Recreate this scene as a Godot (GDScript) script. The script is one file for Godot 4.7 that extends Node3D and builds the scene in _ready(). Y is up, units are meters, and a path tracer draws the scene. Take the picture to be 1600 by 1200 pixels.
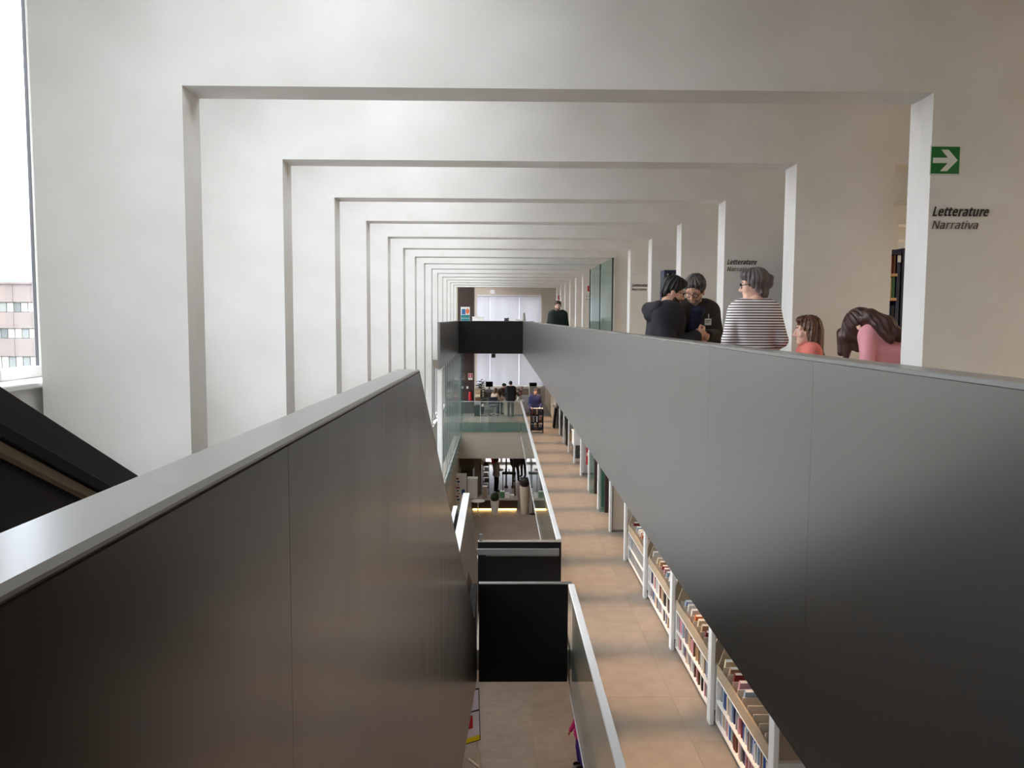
extends Node3D
# A library atrium seen from a stair landing: white wall frames in a row, dark steel parapets, floors below.
# Places are written as x (right), h (below the lens, metres) and d (depth in front of the lens).
const E := 8.35          # height of the lens over the ground floor
const S := 2.2           # spacing of the wall frames
const D1 := 4.865        # depth of the first frame in view
const XL := -1.785       # left jamb
const XR := 2.49         # right jamb
const HT := -1.292       # soffit of the openings
const HU := 1.25         # upper floor
const HF := 4.75         # first floor
const HG := 8.35         # ground floor
var M := {}
var used := {}
var rng := RandomNumberGenerator.new()


class MB:
	var v := PackedVector3Array()
	var n := PackedVector3Array()
	var uv := PackedVector2Array()

	func tri(a: Vector3, b: Vector3, c: Vector3, ref: Vector3) -> void:
		var k := (b - a).cross(c - a)
		if k.length_squared() < 1e-16:
			return
		if k.dot(ref) < 0.0:
			var t := b
			b = c
			c = t
			k = -k
		k = k.normalized()
		for p in [a, c, b]:
			v.push_back(p)
			n.push_back(k)
			uv.push_back(Vector2(p.x, p.y))

	func quad(a: Vector3, b: Vector3, c: Vector3, d: Vector3, ref: Vector3) -> void:
		tri(a, b, c, ref)
		tri(a, c, d, ref)

	func smooth(a: Vector3, b: Vector3, c: Vector3, na: Vector3, nb: Vector3, nc: Vector3) -> void:
		var k := (b - a).cross(c - a)
		if k.length_squared() < 1e-18:
			return
		if k.dot(na + nb + nc) < 0.0:
			v.append_array([a, b, c])
			n.append_array([na, nb, nc])
			uv.append_array([Vector2(a.x, a.y), Vector2(b.x, b.y), Vector2(c.x, c.y)])
		else:
			v.append_array([a, c, b])
			n.append_array([na, nc, nb])
			uv.append_array([Vector2(a.x, a.y), Vector2(c.x, c.y), Vector2(b.x, b.y)])

	func cb(lo: Vector3, hi: Vector3, b := 0.0) -> MB:
		for a in 3:
			var u := (a + 1) % 3
			var w := (a + 2) % 3
			for s in 2:
				var p := [Vector3(), Vector3(), Vector3(), Vector3()]
				for q in 4:
					var r := Vector3()
					r[a] = hi[a] if s else lo[a]
					r[u] = (hi[u] - b) if q in [1, 2] else (lo[u] + b)
					r[w] = (hi[w] - b) if q in [2, 3] else (lo[w] + b)
					p[q] = r
				var ref := Vector3()
				ref[a] = 1.0 if s else -1.0
				quad(p[0], p[1], p[2], p[3], ref)
			if b > 0.0:
				for su in 2:
					for sw in 2:
						var p0 := Vector3()
						p0[a] = lo[a] + b
						p0[u] = hi[u] if su else lo[u]
						p0[w] = (hi[w] - b) if sw else (lo[w] + b)
						var p1 := Vector3()
						p1[a] = lo[a] + b
						p1[u] = (hi[u] - b) if su else (lo[u] + b)
						p1[w] = hi[w] if sw else lo[w]
						var p2 := p1
						p2[a] = hi[a] - b
						var p3 := p0
						p3[a] = hi[a] - b
						var ref := Vector3()
						ref[u] = 1.0 if su else -1.0
						ref[w] = 1.0 if sw else -1.0
						quad(p0, p1, p2, p3, ref)
		if b > 0.0:
			for q in 8:
				var s := Vector3(1 if q & 1 else -1, 1 if q & 2 else -1, 1 if q & 4 else -1)
				var k := Vector3(hi.x if q & 1 else lo.x, hi.y if q & 2 else lo.y, hi.z if q & 4 else lo.z)
				var i := k - s * b
				tri(Vector3(k.x, i.y, i.z), Vector3(i.x, k.y, i.z), Vector3(i.x, i.y, k.z), s)
		return self

	# x0..x1, h0..h1 below the lens, d0..d1 deep
	func bx(x0: float, x1: float, h0: float, h1: float, d0: float, d1: float, b := 0.0) -> MB:
		return cb(Vector3(minf(x0, x1), E - maxf(h0, h1), -maxf(d0, d1)), Vector3(maxf(x0, x1), E - minf(h0, h1), -minf(d0, d1)), b)

	# a box turned by a transform
	func tb(t: Transform3D, size: Vector3, b := 0.0) -> MB:
		var at := v.size()
		cb(-size / 2, size / 2, b)
		for i in range(at, v.size()):
			v[i] = t * v[i]
			n[i] = (t.basis * n[i]).normalized()
		return self

	# a polygon (u, v) swept along w; axis "z": (u, v, w), axis "x": (w, v, u); edge = inset and depth of the bevel at the w1 side
	func prism(poly: PackedVector2Array, axis: String, w0: float, w1: float, inset := 0.0, deep := 0.0, both := false) -> MB:
		var put := func(p: Vector2, w: float) -> Vector3: return Vector3(p.x, p.y, w) if axis == "z" else Vector3(w, p.y, p.x)
		var area := 0.0
		var c := poly.size()
		for i in c:
			area += poly[i].cross(poly[(i + 1) % c])
		var turn := 1.0 if area > 0 else -1.0
		var small := PackedVector2Array()
		for i in c:
			var e0 := (poly[i] - poly[(i + c - 1) % c]).normalized()
			var e1 := (poly[(i + 1) % c] - poly[i]).normalized()
			var n0 := Vector2(e0.y, -e0.x) * turn
			var n1 := Vector2(e1.y, -e1.x) * turn
			var m := (n0 + n1).normalized()
			small.push_back(poly[i] - m * inset / maxf(0.3, m.dot(n0)))
		var tris := Geometry2D.triangulate_polygon(poly)
		var dir := 1.0 if w1 > w0 else -1.0
		var cap1 := small if inset > 0.0 else poly
		var cap0 := small if inset > 0.0 and both else poly
		var r1: Vector3 = put.call(Vector2.ZERO, 1.0) * dir
		for t in range(0, tris.size(), 3):
			tri(put.call(cap1[tris[t]], w1), put.call(cap1[tris[t + 1]], w1), put.call(cap1[tris[t + 2]], w1), r1)
			tri(put.call(cap0[tris[t]], w0), put.call(cap0[tris[t + 1]], w0), put.call(cap0[tris[t + 2]], w0), -r1)
		var wa := w0 + (dir * deep if both else 0.0)
		var wb := w1 - (dir * deep if inset > 0.0 else 0.0)
		for i in c:
			var j := (i + 1) % c
			var e := (poly[j] - poly[i]).normalized()
			var o: Vector3 = put.call(Vector2(e.y, -e.x) * turn, 0.0)
			quad(put.call(poly[i], wa), put.call(poly[j], wa), put.call(poly[j], wb), put.call(poly[i], wb), o)
			if inset > 0.0:
				quad(put.call(poly[i], wb), put.call(poly[j], wb), put.call(small[j], w1), put.call(small[i], w1), o)
				if both:
					quad(put.call(poly[i], wa), put.call(poly[j], wa), put.call(small[j], w0), put.call(small[i], w0), o)
		return self

	func lathe(prof: Array, at: Vector3, seg := 20) -> MB:
		for i in prof.size() - 1:
			var a: Vector2 = prof[i]
			var b: Vector2 = prof[i + 1]
			var t := (b - a).normalized()
			var nr := Vector2(t.y, -t.x)
			for k in seg:
				var c0 := Vector3(cos(TAU * k / seg), 0, sin(TAU * k / seg))
				var c1 := Vector3(cos(TAU * (k + 1) / seg), 0, sin(TAU * (k + 1) / seg))
				var up := Vector3.UP
				var n0 := (c0 * nr.x + up * nr.y)
				var n1 := (c1 * nr.x + up * nr.y)
				var p := at + c0 * a.x + up * a.y
				var q := at + c1 * a.x + up * a.y
				var r := at + c1 * b.x + up * b.y
				var s := at + c0 * b.x + up * b.y
				smooth(p, q, r, n0, n1, n1)
				smooth(p, r, s, n0, n1, n0)
		return self

	func tube(pts: Array, r: float, seg := 8, r_end := -1.0) -> MB:
		var rings := []
		var norms := []
		for i in pts.size():
			var t: Vector3 = ((pts[mini(i + 1, pts.size() - 1)] as Vector3) - (pts[maxi(i - 1, 0)] as Vector3)).normalized()
			var side := t.cross(Vector3.UP if absf(t.y) < 0.9 else Vector3.RIGHT).normalized()
			var up := side.cross(t)
			var ring := []
			var nn := []
			var rr := r if r_end < 0 else lerpf(r, r_end, float(i) / (pts.size() - 1))
			for k in seg:
				var o := side * cos(TAU * k / seg) + up * sin(TAU * k / seg)
				ring.push_back((pts[i] as Vector3) + o * rr)
				nn.push_back(o)
			rings.push_back(ring)
			norms.push_back(nn)
		for i in pts.size() - 1:
			for k in seg:
				var l := (k + 1) % seg
				smooth(rings[i][k], rings[i][l], rings[i + 1][l], norms[i][k], norms[i][l], norms[i + 1][l])
				smooth(rings[i][k], rings[i + 1][l], rings[i + 1][k], norms[i][k], norms[i + 1][l], norms[i + 1][k])
		for e in [0, pts.size() - 1]:
			var other: Vector3 = pts[1] if e == 0 else pts[e - 1]
			for k in seg:
				tri(pts[e], rings[e][k], rings[e][(k + 1) % seg], (pts[e] as Vector3) - other)
		return self

	func ball(c: Vector3, r: Vector3, nu := 14, nv := 9, turn := Basis.IDENTITY) -> MB:
		for i in nv:
			for k in nu:
				var p := []
				for q in [[0, 0], [1, 0], [1, 1], [0, 1]]:
					var th: float = PI * (i + q[1]) / nv
					var ph: float = TAU * (k + q[0]) / nu
					p.push_back(Vector3(sin(th) * cos(ph), cos(th), sin(th) * sin(ph)))
				var w := []
				var m := []
				for q in 4:
					w.push_back(c + turn * ((p[q] as Vector3) * r))
					m.push_back((turn * ((p[q] as Vector3) / r)).normalized())
				smooth(w[0], w[1], w[2], m[0], m[1], m[2])
				smooth(w[0], w[2], w[3], m[0], m[2], m[3])
		return self

	func mesh(off := Vector3.ZERO) -> ArrayMesh:
		var a := []
		a.resize(Mesh.ARRAY_MAX)
		var w := v
		if off != Vector3.ZERO:
			w = PackedVector3Array()
			w.resize(v.size())
			for i in v.size():
				w[i] = v[i] - off
		a[Mesh.ARRAY_VERTEX] = w
		a[Mesh.ARRAY_NORMAL] = n
		a[Mesh.ARRAY_TEX_UV] = uv
		var m := ArrayMesh.new()
		m.add_surface_from_arrays(Mesh.PRIMITIVE_TRIANGLES, a)
		return m


# A signed distance field on a grid, meshed as surface nets: bodies, hair, clothes.
class Field:
	var o: Vector3
	var c: float
	var nx: int
	var ny: int
	var nz: int
	var d: PackedFloat32Array

	func _init(lo: Vector3, hi: Vector3, cell: float) -> void:
		o = lo
		c = cell
		nx = int((hi.x - lo.x) / c) + 2
		ny = int((hi.y - lo.y) / c) + 2
		nz = int((hi.z - lo.z) / c) + 2
		d.resize(nx * ny * nz)
		d.fill(1.0)

	func span(lo: Vector3, hi: Vector3) -> Array:
		var a := (lo - o) / c
		var b := (hi - o) / c
		return [maxi(0, int(floor(a.x))), mini(nx - 1, int(ceil(b.x))), maxi(0, int(floor(a.y))), mini(ny - 1, int(ceil(b.y))), maxi(0, int(floor(a.z))), mini(nz - 1, int(ceil(b.z)))]

	func seg(a: Vector3, b: Vector3, ra: float, rb: float, k := 0.03) -> Field:
		var pad := maxf(ra, rb) + k + 2.0 * c
		var s := span(a.min(b) - Vector3.ONE * pad, a.max(b) + Vector3.ONE * pad)
		var ab := b - a
		var l2 := maxf(ab.length_squared(), 1e-9)
		for z in range(s[4], s[5] + 1):
			for y in range(s[2], s[3] + 1):
				var at := (z * ny + y) * nx
				for x in range(s[0], s[1] + 1):
					var p := Vector3(o.x + x * c, o.y + y * c, o.z + z * c) - a
					var h := clampf(p.dot(ab) / l2, 0.0, 1.0)
					var e := (p - ab * h).length() - (ra + (rb - ra) * h)
					var f := d[at + x]
					var m := maxf(k - absf(e - f), 0.0)
					d[at + x] = minf(e, f) - m * m / (4.0 * k)
		return self

	func ell(t: Transform3D, r: Vector3, k := 0.02, cut := false) -> Field:
		var pad := maxf(r.x, maxf(r.y, r.z)) + k + 2.0 * c
		var s := span(t.origin - Vector3.ONE * pad, t.origin + Vector3.ONE * pad)
		var inv := t.affine_inverse()
		for z in range(s[4], s[5] + 1):
			for y in range(s[2], s[3] + 1):
				var at := (z * ny + y) * nx
				for x in range(s[0], s[1] + 1):
					var p := inv * Vector3(o.x + x * c, o.y + y * c, o.z + z * c)
					var k0 := (p / r).length()
					var k1 := maxf((p / (r * r)).length(), 1e-6)
					var e := k0 * (k0 - 1.0) / k1
					var f := d[at + x]
					if cut:
						e = -e
						var m := maxf(k - absf(e - f), 0.0)
						d[at + x] = maxf(e, f) + m * m / (4.0 * k)
					else:
						var m := maxf(k - absf(e - f), 0.0)
						d[at + x] = minf(e, f) - m * m / (4.0 * k)
		return self

	# strands: ridges that run down from the crown of the head
	func ridge(t: Transform3D, amp: float, freq: float) -> Field:
		var inv := t.affine_inverse()
		for z in nz:
			for y in ny:
				var at := (z * ny + y) * nx
				for x in nx:
					var f := d[at + x]
					if absf(f) > 3.0 * c:
						continue
					var p := inv * Vector3(o.x + x * c, o.y + y * c, o.z + z * c)
					var az := atan2(p.x, -p.z)
					d[at + x] = f + amp * (sin(az * freq + 2.0 * sin(p.y * 17.0)) + 0.6 * sin(az * freq * 1.9 + p.y * 31.0 + 1.3))
		return self

	# cuts away everything on the far side of a plane
	func plane(p0: Vector3, nrm: Vector3) -> Field:
		for z in nz:
			for y in ny:
				var at := (z * ny + y) * nx
				for x in nx:
					d[at + x] = maxf(d[at + x], (Vector3(o.x + x * c, o.y + y * c, o.z + z * c) - p0).dot(nrm))
		return self

	func emit(acc: MB) -> void:
		var id := PackedInt32Array()
		id.resize(d.size())
		id.fill(-1)
		var pv := PackedVector3Array()
		var pn := PackedVector3Array()
		var sy := nx
		var sz := nx * ny
		var far := 2.0 * c
		for z in nz - 1:
			for y in ny - 1:
				var at := z * sz + y * sy
				for x in nx - 1:
					var i := at + x
					var d0 := d[i]
					if d0 > far or d0 < -far:
						continue
					var d1 := d[i + 1]
					var d2 := d[i + sy]
					var d3 := d[i + sy + 1]
					var d4 := d[i + sz]
					var d5 := d[i + sz + 1]
					var d6 := d[i + sz + sy]
					var d7 := d[i + sz + sy + 1]
					var neg := int(d0 < 0) + int(d1 < 0) + int(d2 < 0) + int(d3 < 0) + int(d4 < 0) + int(d5 < 0) + int(d6 < 0) + int(d7 < 0)
					if neg == 0 or neg == 8:
						continue
					var g := Vector3(d1 - d0 + d3 - d2 + d5 - d4 + d7 - d6, d2 - d0 + d3 - d1 + d6 - d4 + d7 - d5, d4 - d0 + d5 - d1 + d6 - d2 + d7 - d3)
					var mean := (d0 + d1 + d2 + d3 + d4 + d5 + d6 + d7) / 8.0
					var gl := maxf(g.length(), 1e-6)
					var dirn := g / gl
					# the mean plane of the cell: slide its centre to the surface
					var slide := clampf(-mean / (gl / (4.0 * c)), -0.7 * c, 0.7 * c)
					id[i] = pv.size()
					pv.push_back(o + Vector3(x + 0.5, y + 0.5, z + 0.5) * c + dirn * slide)
					pn.push_back(dirn)
		for z in range(1, nz - 1):
			for y in range(1, ny - 1):
				var at := z * sz + y * sy
				for x in range(1, nx - 1):
					var i := at + x
					var d0 := d[i]
					if d0 > far or d0 < -far:
						continue
					for ax in 3:
						var st := 1 if ax == 0 else (sy if ax == 1 else sz)
						if (d0 < 0) == (d[i + st] < 0):
							continue
						var u := sy if ax == 0 else (sz if ax == 1 else 1)
						var w := sz if ax == 0 else (1 if ax == 1 else sy)
						var a := id[i - u - w]
						var b := id[i - w]
						var e := id[i]
						var f := id[i - u]
						if a < 0 or b < 0 or e < 0 or f < 0:
							continue
						acc.smooth(pv[a], pv[b], pv[e], pn[a], pn[b], pn[e])
						acc.smooth(pv[a], pv[e], pv[f], pn[a], pn[e], pn[f])


func P(x: float, h: float, d: float) -> Vector3:
	return Vector3(x, E - h, -d)


func numbered(called: String) -> String:
	var k: int = used.get(called, 0)
	used[called] = k + 1
	return called if k == 0 else "%s_%03d" % [called, k]


func tag(o: Node, label: String, category := "", group := "", kind := "") -> Node:
	if label: o.set_meta("label", label)
	if category: o.set_meta("category", category)
	if group: o.set_meta("group", group)
	if kind: o.set_meta("kind", kind)
	return o


func base_of(o: Node) -> Vector3:
	var at := Vector3.ZERO
	while o != null and o != self:
		if o is Node3D: at += (o as Node3D).position
		o = o.get_parent()
	return at


func thing(called: String, label: String, category: String, at: Vector3, group := "", kind := "") -> Node3D:
	var o := Node3D.new()
	o.name = numbered(called)
	add_child(o)
	o.position = at
	tag(o, label, category, group, kind)
	return o


# one named mesh; the builder holds world places, the node stands at its parent's base
func part(called: String, m: MB, mat: Material, parent: Node = null, label := "") -> MeshInstance3D:
	var o := MeshInstance3D.new()
	if parent == null:
		o.name = numbered(called)
		add_child(o)
		o.mesh = m.mesh()
	else:
		o.name = called
		o.mesh = m.mesh(base_of(parent))
		parent.add_child(o, true)
	o.material_override = null
	o.mesh.surface_set_material(0, mat)
	if label: o.set_meta("label", label)
	return o


func mat(c: Color, rough := 0.7, metal := 0.0, spec := 0.5) -> StandardMaterial3D:
	var m := StandardMaterial3D.new()
	m.albedo_color = c
	m.roughness = rough
	m.metallic = metal
	m.metallic_specular = spec
	return m


func c8(r: int, g: int, b: int) -> Color:
	return Color8(r, g, b)


func noise_tex(freq: float, lo: Color, hi: Color, seed_: int, size := 256, octaves := 4, normal := false) -> NoiseTexture2D:
	var f := FastNoiseLite.new()
	f.seed = seed_
	f.frequency = freq
	f.fractal_octaves = octaves
	var t := NoiseTexture2D.new()
	t.width = size
	t.height = size
	t.seamless = true
	t.noise = f
	if normal:
		t.as_normal_map = true
	else:
		var g := Gradient.new()
		g.set_color(0, lo)
		g.set_color(1, hi)
		t.color_ramp = g
	return t


func world3(m: StandardMaterial3D, scale: Vector3) -> StandardMaterial3D:
	m.uv1_triplanar = true
	m.uv1_world_triplanar = true
	m.uv1_scale = scale
	return m


func make_materials() -> void:
	M.white = world3(mat(c8(238, 238, 236), 0.85, 0, 0.3), Vector3(0.35, 0.35, 0.35))
	M.white.albedo_texture = noise_tex(0.012, Color(0.955, 0.95, 0.94), Color(1, 1, 1), 3)
	M.white_trim = mat(c8(236, 236, 234), 0.5)
	M.beige = world3(mat(c8(205, 192, 175), 0.8, 0, 0.3), Vector3(0.5, 0.5, 0.5))
	M.taupe = mat(c8(160, 150, 138), 0.8)
	M.steel = mat(c8(146, 144, 142), 0.3, 0.9)
	M.steel_shaded = world3(mat(c8(84, 81, 79), 1.0, 0.9), Vector3(1.0, 0.2, 1.0))  # darker copy of the steel: shade on the left parapet put into its colour
	M.steel_shaded.roughness_texture = noise_tex(0.015, Color(0.22, 0.22, 0.22), Color(0.26, 0.26, 0.26), 8, 256, 2)
	M.black_steel = mat(c8(18, 18, 20), 0.5, 0, 0.4)
	M.cap = mat(c8(140, 140, 138), 0.27, 0.35)  # paler than the panels: window sheen on parapet tops put into the colour
	M.rail_white = mat(c8(240, 240, 240), 0.4)
	M.tile_a = world3(mat(c8(158, 148, 137), 0.42), Vector3(0.6, 0.6, 0.6))
	M.tile_a.albedo_texture = noise_tex(0.02, Color(0.92, 0.92, 0.91), Color(1, 1, 1), 21)
	M.tile_b = world3(mat(c8(153, 144, 133), 0.42), Vector3(0.6, 0.6, 0.6))
	M.tile_b.albedo_texture = M.tile_a.albedo_texture
	M.grout = mat(c8(120, 112, 104), 0.9)
	M.gtile_a = world3(mat(c8(142, 128, 116), 0.5), Vector3(0.5, 0.5, 0.5))
	M.gtile_a.albedo_texture = noise_tex(0.02, Color(0.9, 0.895, 0.89), Color(1, 1, 1), 31)
	M.gtile_b = world3(mat(c8(136, 123, 112), 0.5), Vector3(0.5, 0.5, 0.5))
	M.gtile_b.albedo_texture = M.gtile_a.albedo_texture
	M.glass = mat(Color(0.62, 0.8, 0.74, 0.06), 0.03)
	M.glass.transparency = BaseMaterial3D.TRANSPARENCY_ALPHA
	M.glass_teal = mat(Color(0.3, 0.58, 0.52, 0.28), 0.05, 0.0, 0.2)
	M.glass_teal.transparency = BaseMaterial3D.TRANSPARENCY_ALPHA
	M.glass_dull = mat(Color(0.3, 0.42, 0.4, 0.1), 0.05, 0.0, 0.12)
	M.glass_dull.transparency = BaseMaterial3D.TRANSPARENCY_ALPHA
	M.pane = mat(Color(0.9, 0.97, 0.95, 0.02), 0.02)
	M.pane.transparency = BaseMaterial3D.TRANSPARENCY_ALPHA
	M.frame = mat(c8(214, 214, 212), 0.5)
	M.frame_dark = mat(c8(70, 72, 74), 0.5)
	M.black = mat(c8(11, 11, 12), 0.65, 0, 0.3)
	M.rubber = mat(c8(28, 28, 28), 0.8)
	M.blind = mat(c8(214, 214, 226), 0.9)
	M.blind.backlight_enabled = true
	M.blind.backlight = Color(0.5, 0.5, 0.5)
	M.brown_dark = mat(c8(62, 46, 38), 0.6)
	M.tan = mat(c8(168, 150, 126), 0.7)
	M.tan_dark = mat(c8(132, 118, 98), 0.7)
	M.wood = mat(c8(205, 165, 118), 0.6)
	M.navy = mat(c8(30, 38, 68), 0.5)
	M.red = mat(c8(190, 30, 36), 0.45)
	M.green_sign = mat(c8(0, 112, 48), 0.5)
	M.sign_white = mat(c8(232, 238, 230), 0.5)
	M.ink = mat(c8(48, 42, 40), 0.8)
	M.ink_soft = mat(c8(92, 82, 76), 0.8)
	M.chrome = mat(c8(190, 188, 184), 0.25, 0.9)
	M.steel_door = mat(c8(150, 146, 140), 0.35, 0.7)
	M.paper = mat(c8(236, 234, 228), 0.9)
	M.leaf = mat(c8(40, 58, 34), 0.7)
	M.leaf_dark = mat(c8(44, 34, 30), 0.8)
	M.concrete = mat(c8(122, 112, 109), 0.9)
	M.lamp = mat(c8(255, 240, 220), 0.6)
	M.lamp.emission_enabled = true
	M.lamp.emission = Color(1.0, 0.86, 0.68)
	M.lamp.emission_energy_multiplier = 3.0


func _ready() -> void:
	rng.seed = 11
	# camera, 49.1 degrees tall: the lens looks down the row of frames, a little to the right and down
	var cam := Camera3D.new()
	cam.name = "camera"
	var pitch := 0.0794
	var yaw := 0.01683
	var roll := -0.00465
	var fw := Vector3(sin(yaw) * cos(pitch), -sin(pitch), -cos(yaw) * cos(pitch))
	var rt := Vector3(cos(yaw), 0, sin(yaw))
	var up := rt.cross(fw)
	cam.transform = Transform3D(Basis(cos(roll) * rt - sin(roll) * up, sin(roll) * rt + cos(roll) * up, -fw), Vector3(0, E, 0))
	cam.fov = rad_to_deg(2.0 * atan(600.0 / 1300.0))
	cam.near = 0.05
	cam.far = 400.0
	add_child(cam)
	cam.current = true
	# sky: bright overcast, bluer and dimmer near the horizon
	var env := Environment.new()
	env.background_mode = Environment.BG_SKY
	var sky := Sky.new()
	var sm := ProceduralSkyMaterial.new()
	sm.sky_top_color = Color(0.965, 0.985, 1.0)
	sm.sky_horizon_color = Color(0.16, 0.25, 0.4)
	sm.sky_curve = 0.24
	sm.sky_energy_multiplier = SKY_E
	sm.ground_bottom_color = Color(0.42, 0.41, 0.4)
	sm.ground_horizon_color = Color(0.5, 0.5, 0.5)
	sm.ground_energy_multiplier = 1.0
	sky.sky_material = sm
	env.sky = sky
	env.tonemap_mode = Environment.TONE_MAPPER_LINEAR
	env.tonemap_exposure = EXPO
	env.sdfgi_enabled = true
	env.ssao_enabled = true
	env.ssil_enabled = true
	# added broad soft sun, low on the left, to brighten the right jambs
	var sun := DirectionalLight3D.new()
	sun.name = "added_sun"
	sun.light_color = Color(1.0, 0.99, 0.97)
	sun.light_energy = SUN_E
	sun.light_angular_distance = 40.0
	sun.shadow_enabled = true
	sun.sky_mode = DirectionalLight3D.SKY_MODE_LIGHT_ONLY
	add_child(sun)
	sun.look_at_from_position(Vector3.ZERO, Vector3(1.0, -0.24, 0.1))
	var we := WorldEnvironment.new()
	we.name = "world"
	we.environment = env
	add_child(we)
	make_materials()
	build_shell()
	build_parapets()
	build_stairs()
	build_floors()
	build_outside()
	build_upper_level()
	build_first_level()
	build_shelving()
	build_ground_level()
	build_lamps()
	build_people()


const SKY_E := 2.82
const EXPO := 1.0
const SUN_E := 1.2


const ORD := ["nearest", "second", "third", "fourth", "fifth", "sixth", "seventh", "eighth", "ninth", "tenth", "eleventh", "twelfth", "thirteenth", "fourteenth", "fifteenth"]


func struct(called: String, m: MB, mt: Material, label := "", parent: Node = null) -> MeshInstance3D:
	var o := part(called, m, mt, parent)
	if parent == null:
		tag(o, label, "", "", "structure")
	return o


func frame_poly(foot := 0.0) -> PackedVector2Array:
	var t := E - HT
	var u := E - HU
	var f := PackedVector2Array()
	for p in [[-2.66, foot], [XL, foot], [XL, t], [XR, t], [XR, u], [3.345, u], [3.345, t], [4.7, t], [4.7, u], [5.5, u], [5.5, t], [6.8, t], [6.8, u], [7.5, u], [7.5, E + 2.4], [-2.66, E + 2.4]]:
		f.push_back(Vector2(p[0], p[1]))
	return f


func build_shell() -> void:
	var poly := frame_poly()
	var shape := MB.new().prism(poly, "z", -0.24, 0.0, 0.012, 0.1).mesh()
	var short := MB.new().prism(frame_poly(E - 1.5), "z", -0.24, 0.0, 0.012, 0.1).mesh()
	short.surface_set_material(0, M.white)
	for n in range(-3, 15):
		var o := MeshInstance3D.new()
		o.mesh = shape if n < 9 else short
		o.name = numbered("wall_frame")
		o.position = Vector3(0, 0, -(D1 + S * n))
		shape.surface_set_material(0, M.white)
		add_child(o)
		if n >= 0:
			tag(o, "white plastered wall with a wide square opening, %s of the row of frames" % ORD[n], "", "", "structure")
		else:
			tag(o, "white plastered wall with a wide square opening, beside and behind the lens", "", "wall frames behind the lens", "structure")
	# ceiling with one added rooflight per bay, out of view, to light the frames evenly
	var cm := MB.new().bx(-3.0, -1.5, -2.6, -2.4, -6.2, 47.3).bx(-0.25, 7.7, -2.6, -2.4, -6.2, 47.3)
	var last := -6.2
	for n in range(-5, 19):
		var a := D1 + S * n + 0.72
		if a < -6.0: continue
		cm.bx(-1.5, -0.25, -2.6, -2.4, last, a)
		last = a + 1.0
	cm.bx(-1.5, -0.25, -2.6, -2.4, last, 47.3)
	struct("ceiling", cm, M.white, "flat white ceiling with added rooflights above the row of wall frames")
	struct("wall_right", MB.new().bx(7.5, 7.7, -2.4, HG, -6.2, 47.3), M.white, "plain white outer wall far right behind the reading rooms")
	struct("wall_back", MB.new().bx(-3.0, 7.5, -2.4, HG, -6.2, -6.0), M.white, "plain white wall behind the stair landing")
	# the far end: one wall with an upper window, a lower window and the entrance
	var m := MB.new()
	for r in [[-2.4, -1.27, -9.0, -9.0], [-1.27, 0.9, -1.2, 2.4], [0.9, 1.7, -9.0, -9.0], [1.7, 3.86, -1.2, 2.6], [3.86, 6.0, -9.0, -9.0], [6.0, HG, -0.75, 2.1]]:
		if r[2] < -5:
			m.bx(-3.0, 7.5, r[0], r[1], 47.0, 47.25)
		else:
			m.bx(-3.0, r[2], r[0], r[1], 47.0, 47.25)
			m.bx(r[3], 7.5, r[0], r[1], 47.0, 47.25)
	struct("wall_front", m, M.beige, "beige end wall with two tall windows over the entrance")
	# windows of the left side, one unit per bay, and of the far end
	var sill_wall := MB.new()
	sill_wall.bx(-2.95, -2.7, 0.42, 1.15, -6.0, 47.0).bx(-2.95, -2.7, 4.55, HG, -6.0, 47.0)
	for n in range(-5, 20):
		var w0 := D1 + S * (n - 1) - 0.065 + (1.5 if n > 0 else 1.2)
		if w0 < -6.0:
			sill_wall.bx(-2.95, -2.86, -2.4, 4.55, -6.0, w0 + (0.7 if n > 0 else 1.0))
		else:
			sill_wall.bx(-2.95, -2.86, -2.4, 0.385, w0, minf(w0 + (0.7 if n > 0 else 1.0), 47.0)).bx(-2.95, -2.86, 1.15, 4.55, w0, minf(w0 + (0.7 if n > 0 else 1.0), 47.0))
	struct("wall_left", sill_wall, M.white, "low white wall under the side windows, left of the stairs")
	struct("trim_1", MB.new().bx(-2.98, -2.665, 0.385, 0.42, -6.0, 47.0, 0.006), M.white_trim, "white window sill board running along the left side windows")
	var count := 0
	for n in range(-5, 19):
		var d0 := D1 + S * n - 0.065
		var wide := 1.5 if n >= 0 else 1.2
		for lv in [[-2.4, 0.385, "upper side window with white frame, bay beside the %s wall frame", "upper side windows"], [1.15, 4.55, "lower side window with white frame, below the %s wall frame", "lower side windows"]]:
			count += 1
			var w := Node3D.new()
			w.name = "window_%d" % count
			w.position = P(-2.91, lv[1], d0 + wide / 2)
			add_child(w)
			tag(w, (lv[2] % ORD[clampi(n, 0, 14)]) if n >= 0 and n < 15 else ("side window behind the lens or past the last frame, " + ("upper" if lv[1] < 1 else "lower")), "", lv[3], "structure")
			var f := MB.new()
			for e in [d0, d0 + 0.5, d0 + wide - 0.055]:
				f.bx(-2.926, -2.89, lv[0], lv[1], e, e + 0.055, 0.006)
			f.bx(-2.96, -2.88, lv[0], lv[0] + 0.06, d0 + 0.055, d0 + wide - 0.055).bx(-2.96, -2.88, lv[1] - 0.07, lv[1], d0 + 0.055, d0 + wide - 0.055, 0.006)
			var wf := part("window_frame", f, M.frame, w)
			var g := MB.new()
			for e in [d0 + 0.056, d0 + 0.496, d0 + 0.556, d0 + wide - 0.06]:
				g.bx(-2.92, -2.9, lv[0] + 0.06, lv[1] - 0.07, e, e + 0.004)
			part("gasket", g, M.frame_dark, wf)
			part("pane", MB.new().bx(-2.918, -2.912, lv[0] + 0.06, lv[1] - 0.07, d0 + 0.06, d0 + wide - 0.06), M.pane, w)
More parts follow.
